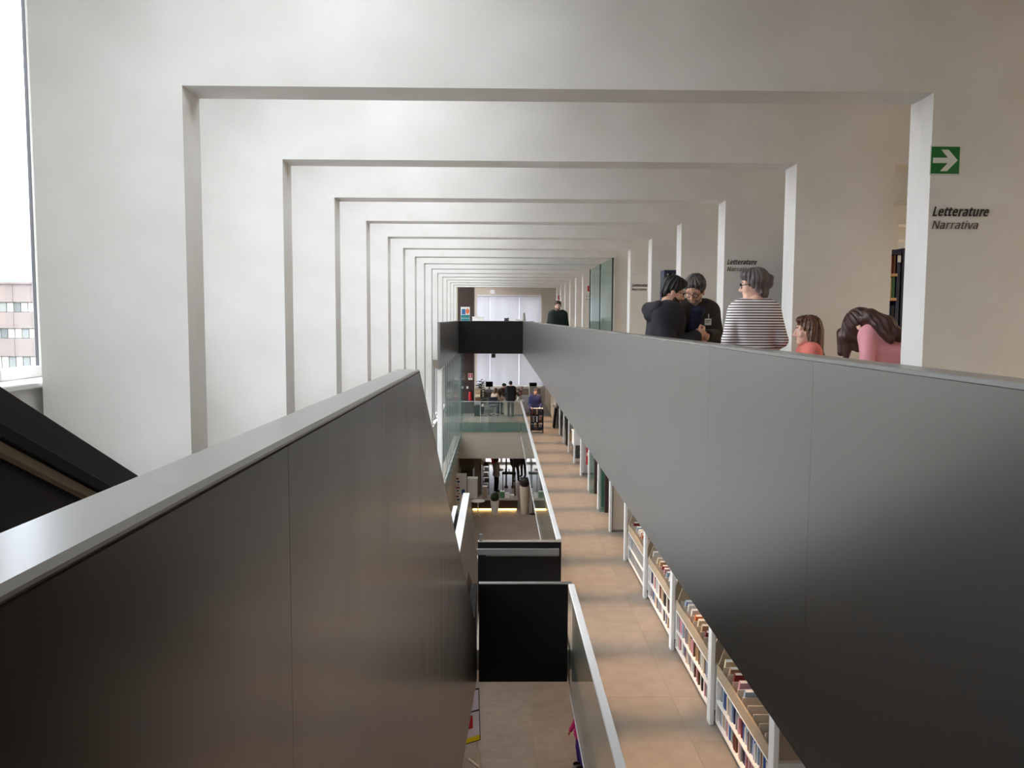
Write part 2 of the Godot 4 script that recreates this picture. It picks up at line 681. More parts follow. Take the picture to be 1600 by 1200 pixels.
	for n in range(-4, 19):  # added rooflights, one per bay, to even the light on the walls
		var a := D1 + S * n + 0.72
		if a < -6.0: continue
		count += 1
		var w := Node3D.new()
		w.name = "window_%d" % count
		w.position = P(-1.0, -2.6, a + 0.5)
		add_child(w)
		tag(w, "added unseen rooflight in the ceiling between two wall frames", "", "added_rooflights", "structure")
		var f := MB.new()
		for x in [-1.5, -0.31]:
			f.bx(x, x + 0.06, -2.66, -2.58, a, a + 1.0)
		f.bx(-1.5, -0.25, -2.655, -2.585, a, a + 0.06).bx(-1.5, -0.25, -2.655, -2.585, a + 0.94, a + 1.0)
		part("window_frame", f, M.frame, w)
		part("pane", MB.new().bx(-1.47, -0.28, -2.625, -2.619, a + 0.03, a + 0.97), M.pane, w)
	for lv in [[-1.27, 0.9, 2.4, "upper far window behind white roller blinds"], [1.7, 3.86, 2.6, "lower far window behind white roller blinds and desks"]]:
		count += 1
		var w := Node3D.new()
		w.name = "window_%d" % count
		w.position = P(0.6, lv[1], 47.1)
		add_child(w)
		tag(w, lv[3], "", "", "structure")
		var f := MB.new()
		for x in [-1.2, -0.48, 1.17, lv[2] - 0.06]:
			f.bx(x, x + 0.06, lv[0], lv[1], 47.05, 47.15)
		f.bx(-1.2, lv[2], lv[0], lv[0] + 0.06, 47.06, 47.14).bx(-1.2, lv[2], lv[1] - 0.08, lv[1], 47.06, 47.14)
		part("window_frame", f, M.frame, w)
		part("pane", MB.new().bx(-1.17, lv[2] - 0.03, lv[0] + 0.03, lv[1] - 0.05, 47.098, 47.104), M.pane, w)
		var k := 0
		for b in [[-1.17, -0.47], [-0.44, 1.17], [1.2, lv[2] - 0.02]]:
			var where: String = ["left", "middle", "right"][k]
			k += 1
			var o := thing("roller_blind", "white translucent roller blind, %s one in the %s far window" % [where, "upper" if lv[0] < 0 else "lower"], "blind", P((b[0] + b[1]) / 2, lv[0], 46.9), "roller blinds at the far end")
			var cloth := MB.new()
			var x: float = b[0]
			while x < b[1] - 0.02:     # the cloth bends a little between its edges
				var x2: float = minf(x + 0.1, b[1])
				var za: float = 46.9 + 0.012 * sin(x * 9.0)
				var zb: float = 46.9 + 0.012 * sin(x2 * 9.0)
				cloth.quad(P(x, lv[0] + 0.05, za), P(x2, lv[0] + 0.05, zb), P(x2, lv[1] - 0.06, zb), P(x, lv[1] - 0.06, za), Vector3(0, 0, 1))
				x = x2
			part("cloth", cloth, M.blind, o)
			part("bracket", MB.new().bx(b[0] + 0.01, b[0] + 0.04, lv[0] - 0.06, lv[0] + 0.03, 46.87, 47.0), M.white_trim, o)
			part("bracket", MB.new().bx(b[1] - 0.04, b[1] - 0.01, lv[0] - 0.06, lv[0] + 0.03, 46.87, 47.0), M.white_trim, o)
			part("roller", MB.new().tube([P(b[0], lv[0] + 0.04, 46.9), P(b[1], lv[0] + 0.04, 46.9)], 0.035, 10), M.white_trim, o)
			part("bottom_bar", MB.new().bx(b[0], b[1], lv[1] - 0.07, lv[1] - 0.045, 46.89, 46.91), M.white_trim, o)
	# the fire wall: dark brown block that carries both upper levels at the far end
	struct("wall_brown", MB.new().bx(-2.0, -1.22, -2.4, 1.25, 41.2, 43.0).bx(-2.6, -1.22, 1.5, HF, 41.2, 43.0), M.brown_dark, "dark brown service wall left of the far window")
	# slim white posts that carry the frames down to the first floor
	var pm := MB.new().cb(Vector3(-0.022, 0, -0.07), Vector3(0.03, HF - 1.5, 0.07), 0.005).mesh()
	pm.surface_set_material(0, M.white_trim)
	for n in range(0, 15):
		var o := MeshInstance3D.new()
		o.mesh = pm
		o.name = numbered("column")
		o.position = P(2.512, HF, D1 + S * n + 0.17)
		add_child(o)
		tag(o, "slim white post beside the first floor walkway, %s of the row" % ORD[n], "", "", "structure")
	# column and glass wall on the left of the first floor, past the stairs
	struct("column", MB.new().bx(-1.79, -1.645, 1.52, HG, 24.45, 24.75, 0.008), M.white, "white column at the near end of the left glass wall")
	var gw := thing("glass_partition", "tall glass wall with slim vertical fins, left side beyond the white column", "partition", P(-1.5, HF, 31.0))
	for k in 14:
		var d := 24.9 + k * 0.98
		part("pane", MB.new().bx(-1.52, -1.71, 1.54, 5.3, d + 0.02, d + 0.96), M.glass_dull, gw)
		part("fin", MB.new().bx(-1.731, -1.71, 1.54, 5.3, d - 0.012, d + 0.012), M.frame, gw)
	part("bottom_edge", MB.new().bx(-1.75, -1.69, 5.3, 5.36, 24.75, 38.6), M.rail_white, gw)


func build_parapets() -> void:
	var o := thing("parapet", "long dark grey steel parapet along the right upper walkway", "parapet", P(1.09, HU, 14.0))
	part("core", MB.new().bx(1.066, 1.128, 0.142, 1.515, -5.6, 35.5), M.black, o)
	var d := -5.47
	while d < 35.0:
		var e := minf(d + 1.37, 35.5)
		part("steel_panel", MB.new().bx(1.05, 1.068, 0.14, 1.52, d + 0.0008, e - 0.0008), M.steel, o)
		part("steel_panel", MB.new().bx(1.126, 1.14, 0.14, 1.25, d + 0.0015, e - 0.0015, 0.002), M.steel, o)
		d = e
	part("cap", MB.new().bx(1.047, 1.143, 0.126, 0.141, -5.6, 35.5, 0.003), M.cap, o)
	o = thing("parapet", "black steel parapet closing the far end of the void", "parapet", P(-0.35, HU, 35.6))
	part("steel_panel", MB.new().bx(-1.7, 1.05, 0.15, 1.53, 35.5, 35.58, 0.003), M.black_steel, o)
	part("cap", MB.new().bx(-1.7, 1.05, 0.135, 0.15, 35.49, 35.6, 0.003), M.cap, o)
	o = thing("parapet", "short dark steel parapet on the left, past the white frames", "parapet", P(-1.74, HU, 30.0))
	for k in 8:
		part("steel_panel", MB.new().bx(-1.78, -1.7, 0.15, 1.52, 24.4 + 1.386 * k, 24.4 + 1.386 * (k + 1) - 0.003, 0.003), M.steel, o)
	part("cap", MB.new().bx(-1.782, -1.698, 0.137, 0.15, 24.39, 35.5, 0.003), M.cap, o)
	# balustrade of the first floor: white rail over glass, in two runs along the void and one across its end
	var run := func(label: String, d0: float, d1: float) -> void:
		var b := thing("glass_balustrade", label, "balustrade", P(1.05, HF, (d0 + d1) / 2))
		var q := d0
		while q < d1 - 0.05:
			var e := minf(q + 1.3, d1)
			part("rail", MB.new().bx(1.007, 1.088, 3.75, 3.8, q, e - 0.002, 0.004), M.rail_white, b)
			part("pane", MB.new().bx(1.04, 1.052, 3.8, 5.34, q + 0.004, e - 0.006), M.glass, b)
			q = e
		part("base_edge", MB.new().bx(1.035, 1.06, 5.34, 5.365, d0, d1), M.rail_white, b)
	run.call("glass balustrade with a broad white rail, near run beside the black landing", 3.1, 11.5)
	run.call("glass balustrade with a broad white rail, far run along the walkway", 13.92, 37.36)
	var c := thing("glass_balustrade", "glass balustrade across the far end of the void", "balustrade", P(-0.35, HF, 37.4))
	for k in 3:
		var x0 := -1.7 + k * 0.9
		part("pane", MB.new().bx(x0 + 0.005, x0 + 0.895, 3.8, 5.15, 37.39, 37.402), M.glass, c)
		part("rail", MB.new().bx(x0, x0 + 0.898, 3.76, 3.79, 37.37, 37.42, 0.003), M.frame, c)
		part("baluster", MB.new().bx(x0 - 0.012, x0 + 0.012, 3.79, HF, 37.43, 37.45), M.frame, c)
	part("lower_pane", MB.new().bx(-1.7, 1.0, 4.76, 5.17, 37.41, 37.43), M.glass_teal, c)


func build_stairs() -> void:
	# the flight in front of the lens: right parapet, panels darkened for shade, top paled for sheen
	var top := func(d: float) -> float:
		if d < 3.02: return 0.15 + 0.0125 * d
		return 0.1878 + 0.5 * (minf(d, 10.15) - 3.02)
	var low := func(d: float) -> float: return 3.69 + 0.292 * (d - 6.57) if d > 2.0 else 2.36
	var o := thing("stair_parapet", "dark steel stair parapet with pale top in the left foreground", "parapet", P(-0.33, 3.7, 4.0))
	var cuts := [-1.2, 0.2, 1.13, 2.12, 3.02, 4.2, 5.4, 6.6, 7.8, 9.0, 10.15, 11.53]
	for k in cuts.size() - 1:
		var a: float = cuts[k]
		var b: float = cuts[k + 1]
		var pl := PackedVector2Array()
		for q in [[a + 0.0008, top.call(a) + 0.012], [b - 0.0008, top.call(b) + 0.012], [b - 0.0008, low.call(b)], [a + 0.0008, low.call(a)]]:
			pl.push_back(Vector2(-q[0], E - q[1]))
		part("steel_panel", MB.new().prism(pl, "x", -0.364, -0.286), M.steel_shaded, o)
	var cq := PackedVector2Array()
	for q in [-1.2, 3.02, 10.15]: cq.push_back(Vector2(-q, E - top.call(q)))
	for q in [10.15, 3.02, -1.2]: cq.push_back(Vector2(-q, E - top.call(q) - 0.013))
	part("cap", MB.new().prism(cq, "x", -0.366, -0.285, 0.005, 0.005, true), M.cap, o, "top edge paled in place of window sheen")
	part("level_cap", MB.new().bx(-0.366, -0.285, 3.752, 3.766, 10.15, 11.53), M.black, o, "level end of the top edge, blackened to drop its bright reflection")  # black put in to take away the bright reflection on this level top
	# left parapet of the same flight, black inside, with a flat handrail
	var lt := func(d: float) -> float: return 0.186 + 0.484 * (clampf(d, 2.75, 10.1) - 2.75)
	o = thing("stair_parapet", "black stair parapet with a flat handrail, lower left by the window", "parapet", P(-1.74, 3.7, 5.0))
	var pl := PackedVector2Array()
	for q in [[1.0, 0.186], [2.75, 0.186], [10.1, lt.call(10.1)], [11.5, lt.call(11.5)], [11.5, 5.15], [6.6, 3.7], [1.0, 2.3]]: pl.push_back(Vector2(-q[0], E - q[1]))
	part("panel", MB.new().prism(pl, "x", -1.775, -1.7, 0.004, 0.004, true), M.black_steel, o)
	var strip := func(off: float, thick: float, x0: float, x1: float) -> MB:
		var g := PackedVector2Array()
		for q in [1.0, 2.75, 10.0]: g.push_back(Vector2(-q, E - lt.call(q) - off))
		for q in [10.0, 2.75, 1.0]: g.push_back(Vector2(-q, E - lt.call(q) - off - thick))
		return MB.new().prism(g, "x", x0, x1, 0.003, 0.003, true)
	part("handrail", strip.call(0.165, 0.05, -1.685, -1.635), M.black, o, "flat black handrail")
	part("rail_strip", strip.call(0.217, 0.04, -1.698, -1.655), M.tan_dark, o, "tan strip under the handrail")
	for k in 9:
		var d := 2.35 + k * 0.82
		part("bracket", MB.new().bx(-1.7, -1.66, lt.call(d) + 0.19, lt.call(d) + 0.215, d, d + 0.03), M.black, o)
	# treads between the two parapets, down to the landing
	o = thing("staircase", "dark stair flight between the two foreground parapets", "stairs", P(-1.0, HF, 7.0))
	for k in 20:
		var d := 2.9 + k * 0.342
		var h := HU + k * 0.171
		part("tread", MB.new().bx(-1.698, -0.366, h, h + 0.05, d, d + 0.36, 0.004), M.taupe, o)
		part("riser", MB.new().bx(-1.698, -0.366, h + 0.05, h + 0.171, d + 0.32, d + 0.34), M.black_steel, o)
	part("landing", MB.new().bx(-1.698, -0.366, HU, HU + 0.2, -1.2, 2.9), M.taupe, o)
	part("landing", MB.new().bx(-1.698, -0.366, HF, HF + 0.2, 9.74, 12.95), M.taupe, o)
	# the black landing between stairs and walkway: a guard on each side
	o = thing("stair_landing", "black steel landing bridging from the stairs to the walkway", "landing", P(0.4, HF, 12.7))
	part("deck", MB.new().bx(-0.3, 1.03, HF, HF + 0.3, 11.6, 13.75), M.taupe, o)
	part("guard", MB.new().bx(-0.262, 1.005, 3.765, 5.195, 11.53, 11.6, 0.003), M.black, o, "black near guard")
	part("guard_cap", MB.new().bx(-0.262, 1.06, 3.75, 3.766, 11.52, 11.61, 0.003), M.cap, o)
	part("guard", MB.new().bx(-0.33, 1.08, 3.785, 5.2, 13.82, 13.9, 0.003), M.black_steel, o, "dark far guard")
	part("guard_cap", MB.new().bx(-0.33, 1.085, 3.77, 3.786, 13.81, 13.91, 0.003), M.taupe, o)
	part("post", MB.new().bx(-0.31, -0.262, 3.655, 3.78, 13.83, 13.88), M.cap, o)
	part("handrail", MB.new().bx(-0.35, 1.03, 3.845, 3.95, 13.62, 13.66, 0.006), M.cap, o, "flat grey handrail")
	for x in [-0.2, 0.4, 1.0]:
		part("bracket", MB.new().bx(x, x + 0.03, 3.93, 3.96, 13.66, 13.82), M.cap, o)
	part("ledge", MB.new().bx(-0.2, 1.03, 3.995, 4.01, 13.76, 13.82), M.cap, o)
	# the next flight, down to the ground: two pale topped parapets
	for k in 2:
		var x0: float = [-0.74, -0.885][k]
		var x1: float = [-0.604, -0.805][k]
		var de: float = [17.63, 16.4][k]
		o = thing("stair_parapet", ["grey stair parapet with broad white top beyond the landing", "second slimmer stair parapet with white top beyond the landing"][k], "parapet", P((x0 + x1) / 2, HG, 18.0))
		var g := PackedVector2Array()
		var dz := de + (HG - 0.9 - 3.77) / 0.5
		for q in [[13.0, 3.77], [de, 3.77], [dz, HG - 0.9], [dz + 0.6, HG - 0.9], [dz + 0.6, HG], [dz - 0.8, HG], [de - 0.5, 5.3], [13.0, 5.2]]: g.push_back(Vector2(-q[0], E - q[1]))
		part("panel", MB.new().prism(g, "x", x0 + 0.003, x1 - 0.003), M.steel, o)
		var t := PackedVector2Array()
		for q in [[13.0, 3.75], [de, 3.75], [dz, HG - 0.92], [dz + 0.6, HG - 0.92], [dz + 0.6, HG - 0.9], [dz, HG - 0.9], [de, 3.771], [13.0, 3.771]]: t.push_back(Vector2(-q[0], E - q[1]))
		part("cap", MB.new().prism(t, "x", x0, x1), M.rail_white, o, "white top")
	o = thing("staircase", "lower stair flight going down to the ground floor", "stairs", P(-1.3, HG, 20.0))
	for k in 21:
		var d := 17.0 + k * 0.34
		var h := HF + k * 0.171
		part("tread", MB.new().bx(-1.6, -0.9, h, h + 0.05, d, d + 0.36), M.taupe, o)


func build_floors() -> void:
	# ground floor
	var f := Node3D.new()
	f.name = "floor"
	f.position = P(0, HG, 20)
	add_child(f)
	tag(f, "brown grey tiled ground floor at the bottom of the void", "", "", "structure")
	part("base", MB.new().bx(-3.0, 7.5, HG + 0.003, HG + 0.25, -6.0, 47.25), M.grout, f)
	part("plain_field", MB.new().bx(1.93, 7.5, HG, HG + 0.003, -6.0, 47.0).bx(-2.7, 1.93, HG, HG + 0.003, -6.0, 8.0).bx(-2.7, 1.93, HG, HG + 0.003, 36.8, 47.0), M.gtile_a, f)
	for i in 24:
		for j in 4:
			var x0 := -2.87 + j * 1.2
			var d0 := 8.0 + i * 1.2
			part("tile", MB.new().bx(maxf(x0, -2.7) + 0.0015, x0 + 1.1985, HG, HG + 0.02, d0 + 0.0015, d0 + 1.1985), M.gtile_a if (i * 7 + j * 3) % 5 < 3 else M.gtile_b, f)
	# first floor slab with its tiles
	f = Node3D.new()
	f.name = "floor_001"
	f.position = P(2, HF, 20)
	add_child(f)
	tag(f, "pale tan tiled walkway of the first floor with white posts along it", "", "", "structure")
	part("slab", MB.new().bx(1.06, 7.5, HF + 0.004, 5.36, 2.0, 37.6), M.grout, f)
	part("far_slab", MB.new().bx(-2.66, 7.5, HF + 0.003, 6.39, 37.6, 47.0), M.taupe, f)
	part("far_floor", MB.new().bx(-2.66, 7.5, HF, HF + 0.003, 37.58, 47.0).bx(3.3, 7.5, HF, HF + 0.004, 2.0, 37.6), M.tile_b, f)
	part("fascia", MB.new().bx(-1.8, 1.75, 5.17, 6.39, 37.5, 37.6), M.beige, f, "broad beige fascia under the far slab")
	for i in 32:
		for j in 2:
			var x0: float = [1.062, 2.2][j]
			var x1: float = [2.2, 3.3][j]
			var d0 := 2.4 + i * 1.1
			part("tile", MB.new().bx(x0 + 0.0015, x1 - 0.0015, HF, HF + 0.02, d0 + 0.0015, d0 + 1.0985), M.tile_a if (i * 5 + j * 2) % 3 else M.tile_b, f)
	# upper floor slab
	f = Node3D.new()
	f.name = "floor_002"
	f.position = P(2, HU, 20)
	add_child(f)
	tag(f, "upper walkway floor behind the long steel parapet", "", "", "structure")
	part("slab", MB.new().bx(1.128, 7.5, HU, 1.5, -6.0, 47.0).bx(-2.66, 1.128, HU, 1.5, 35.58, 47.0).bx(-2.66, -1.78, HU, 1.5, 24.5, 35.58), M.tile_b, f)


func build_outside() -> void:
	struct("ground", MB.new().bx(-220.0, -3.05, HG + 0.3, HG + 0.5, -60.0, 220.0).bx(-3.05, 120.0, HG + 0.3, HG + 0.5, 47.4, 220.0), M.concrete, "pale paved ground outside the windows")
	var b := thing("office_building", "pale pink office building with strip windows, seen through the left window", "building", P(-62, HG + 0.3, 98.0))
	part("wall", MB.new().bx(-120.0, -40.0, -3.55, HG + 0.3, 95.6, 110.0), M.frame_dark, b)
	part("roof", MB.new().bx(-120.2, -39.8, -3.75, -3.55, 95.0, 110.2), M.concrete, b)
	for r in 4:
		var h0: float = [-3.6, -0.36, 2.6, 6.0][r]
		var h1: float = [-1.5, 1.44, 4.62, 8.6][r]
		for k in 7:
			var x0 := -66.2 + k * 3.0 + 2.45
			part("cladding_panel", MB.new().bx(x0 + 0.02, x0 + 2.98, h0, h1, 95.2, 95.6, 0.02), M.concrete, b)
		part("cladding", MB.new().bx(-120.0, -63.75, h0, h1, 95.2, 95.6).bx(-42.75, -40.0, h0, h1, 95.2, 95.6), M.concrete, b)
	var glassy := [mat(c8(120, 126, 124), 0.3), mat(c8(168, 172, 160), 0.3), mat(c8(186, 190, 172), 0.4), mat(c8(96, 100, 100), 0.3)]
	for r in 3:
		var h0: float = [-1.5, 1.44, 4.62][r]
		var h1: float = [-0.36, 2.6, 6.0][r]
		for k in 24:
			var x0 := -62.0 + k * 0.8
			part("window_pane", MB.new().bx(x0 + 0.05, x0 + 0.75, h0 + 0.06, h1 - 0.06, 95.42, 95.5), glassy[(k * 5 + r * 3) % 7 % 4], b)


func letters(text: String, bold: bool, width: float, height: float, shear: float, at: Vector3) -> MB:
	var t := TextMesh.new()
	var f := SystemFont.new()
	f.font_names = PackedStringArray(["Droid Sans"])
	f.font_weight = 700 if bold else 400
	t.font = f
	t.text = text
	t.font_size = 48
	t.pixel_size = 0.01
	t.depth = 0.02
	t.curve_step = 2.0
	t.horizontal_alignment = HORIZONTAL_ALIGNMENT_LEFT
	var m := MB.new()
	var lo := Vector3.ONE * 1e9
	var hi := -lo
	for s in t.get_surface_count():
		var a := t.surface_get_arrays(s)
		var v: PackedVector3Array = a[Mesh.ARRAY_VERTEX]
		var nn: PackedVector3Array = a[Mesh.ARRAY_NORMAL]
		var ix = a[Mesh.ARRAY_INDEX]
		var idx: PackedInt32Array = ix if ix != null else PackedInt32Array(range(v.size()))
		for i in idx:
			m.v.push_back(v[i])
			m.n.push_back(nn[i])
			m.uv.push_back(Vector2.ZERO)
			lo = lo.min(v[i])
			hi = hi.max(v[i])
	if m.v.size() == 0:
		return m
	var first := text.substr(0, 1)
	var sx := width / ((hi.x - lo.x) + shear * 0.0)
	var sy := height / (hi.y - lo.y)
	for i in m.v.size():
		var p := m.v[i]
		var y := (p.y - lo.y) * sy
		m.v[i] = at + Vector3((p.x - lo.x) * sx + y * shear, y, (p.z - lo.z) / (hi.z - lo.z) * 0.003)
	return m


func lettering(label: String, x: float, d: float, wide := 0.324) -> void:
	var o := thing("wall_lettering", label, "lettering", P(x, -0.53, d), "")
	part("heading", letters("Letterature", true, wide, 0.056, 0.24, P(x, -0.6, d - 0.0025)), M.ink, o, "bold dark heading")
	part("subheading", letters("Narrativa", false, wide * 0.82, 0.048, 0.24, P(x, -0.528, d - 0.0025)), M.ink_soft, o, "thin grey second line")


func ordinal(n: int) -> String:
	var ones := ["", "first", "second", "third", "fourth", "fifth", "sixth", "seventh", "eighth", "ninth", "tenth", "eleventh", "twelfth", "thirteenth", "fourteenth", "fifteenth", "sixteenth", "seventeenth", "eighteenth", "nineteenth"]
	if n < 20: return ones[n]
	var tens: String = ["", "", "twent", "thirt", "fort", "fift", "sixt", "sevent"][n / 10]
	return tens + "ieth" if n % 10 == 0 else tens + "y " + ones[n % 10]


const BOOKS := {"pale blue": [150, 178, 205], "white": [225, 222, 216], "dark red": [128, 38, 40], "navy": [38, 48, 92], "black": [40, 40, 44], "grey": [150, 150, 150], "tan": [190, 160, 120], "brown": [104, 62, 38], "pink": [206, 150, 160], "green": [60, 110, 70], "orange": [206, 110, 50], "cream": [228, 212, 180], "blue": [52, 90, 160]}
var book_mats := {}


func book_mat(c: String) -> StandardMaterial3D:
	if not book_mats.has(c):
		var k: Array = BOOKS[c]
		book_mats[c] = mat(c8(k[0], k[1], k[2]), 0.55)
	return book_mats[c]


# a closed book standing up: covers and rounded spine; the pages set back between them
func book_mesh(t: float, tall: float, deep: float) -> Array:
	var m := MB.new()
	var pl := PackedVector2Array()
	for q in [[0.0, -t / 2 + 0.004], [0.004, -t / 2], [deep, -t / 2], [deep, -t / 2 + 0.003], [0.008, -t / 2 + 0.003], [0.008, t / 2 - 0.003], [deep, t / 2 - 0.003], [deep, t / 2], [0.004, t / 2], [0.0, t / 2 - 0.004]]:
		pl.push_back(Vector2(q[0], q[1]))
	var tris := Geometry2D.triangulate_polygon(pl)
	for y in 2:
		for k in range(0, tris.size(), 3):
			m.tri(Vector3(pl[tris[k]].x, y * tall, pl[tris[k]].y), Vector3(pl[tris[k + 1]].x, y * tall, pl[tris[k + 1]].y), Vector3(pl[tris[k + 2]].x, y * tall, pl[tris[k + 2]].y), Vector3(0, y * 2 - 1, 0))
	for i in pl.size():
		var a := pl[i]
		var b := pl[(i + 1) % pl.size()]
		var e := b - a
		m.quad(Vector3(a.x, 0, a.y), Vector3(b.x, 0, b.y), Vector3(b.x, tall, b.y), Vector3(a.x, tall, a.y), Vector3(-e.y, 0, e.x) * -1.0)
	var pages := MB.new().cb(Vector3(0.008, 0.003, -t / 2 + 0.003), Vector3(deep - 0.006, tall - 0.003, t / 2 - 0.003))
	return [m.mesh(), pages.mesh()]


var book_kinds := []


# spine faces the way "turn" points: 0 = towards -x, PI/2 = towards +z
func book(label: String, group: String, c: String, at: Vector3, turn: float, kind: int, lean := 0.0, flat := false) -> Node3D:
	if book_kinds.is_empty():
		for k in [[0.026, 0.19, 0.13], [0.032, 0.205, 0.14], [0.038, 0.18, 0.13], [0.03, 0.215, 0.14], [0.045, 0.24, 0.16]]:
			book_kinds.push_back(book_mesh(k[0], k[1], k[2]))
	var o := MeshInstance3D.new()
	o.name = numbered("book")
	o.mesh = book_kinds[kind][0]
	o.set_surface_override_material(0, book_mat(c))
	var pg := MeshInstance3D.new()
	pg.name = "pages"
	pg.mesh = book_kinds[kind][1]
	pg.mesh.surface_set_material(0, M.paper)
	o.add_child(pg)
	var b := Basis(Vector3.UP, turn) * Basis(Vector3.RIGHT, lean)
	if flat: b = Basis(Vector3.UP, turn) * Basis(Vector3.RIGHT, PI / 2)
	o.transform = Transform3D(b, at)
	add_child(o)
	tag(o, label, "book", group)
	return o


func tall_bookcase(label: String, x0: float, x1: float, top: float, d: float, shelves: Array, fill: Array, from_right: bool, per: int, where: String) -> void:
	var o := thing("bookcase", label, "bookcase", P((x0 + x1) / 2, HU, d + 0.15))
	for x in [x0, x1 - 0.034]:
		part("upright", MB.new().bx(x, x + 0.034, top, HU, d, d + 0.3, 0.003), M.navy, o)
	part("back_panel", MB.new().bx(x0 + 0.034, x1 - 0.034, top + 0.02, HU, d + 0.28, d + 0.295), M.navy, o)
	part("top_board", MB.new().bx(x0 + 0.034, x1 - 0.034, top, top + 0.05, d, d + 0.28, 0.003), M.navy, o)
	part("label_holder", MB.new().bx(x1 - 0.034, x1 - 0.002, top + 0.06, top + 0.13, d - 0.006, d), M.sign_white, o)
	for k in shelves.size():
		var h: float = shelves[k]
		part("shelf", MB.new().bx(x0 + 0.034, x1 - 0.034, h - 0.03, h, d - 0.015, d + 0.28, 0.003), M.wood, o)
	var seq := ["brown", "dark red", "brown", "green", "tan", "green", "black", "navy", "grey", "white", "black", "cream"]
	for k in fill:
		var h: float = shelves[k]
		for j in per:
			var kind: int = [0, 3, 1][(j + k) % 3] if k > 0 else [0, 2][j % 2]
			var x := (x1 - 0.034 - 0.024 - j * 0.037) if from_right else (x0 + 0.034 + 0.024 + j * 0.037)
			var col: String = seq[(k * 3 + j) % seq.size()] if from_right else ["white", "black", "grey", "white", "black", "cream"][(j + k) % 6]
			book("%s book, %s from the %s, %s shelf of %s" % [col, ordinal(j + 1), "right" if from_right else "left", ["top", "second", "third", "fourth", "fifth", "sixth"][k], where], "books in " + where, col, P(x, h - 0.0315, d + 0.01), PI / 2, kind)


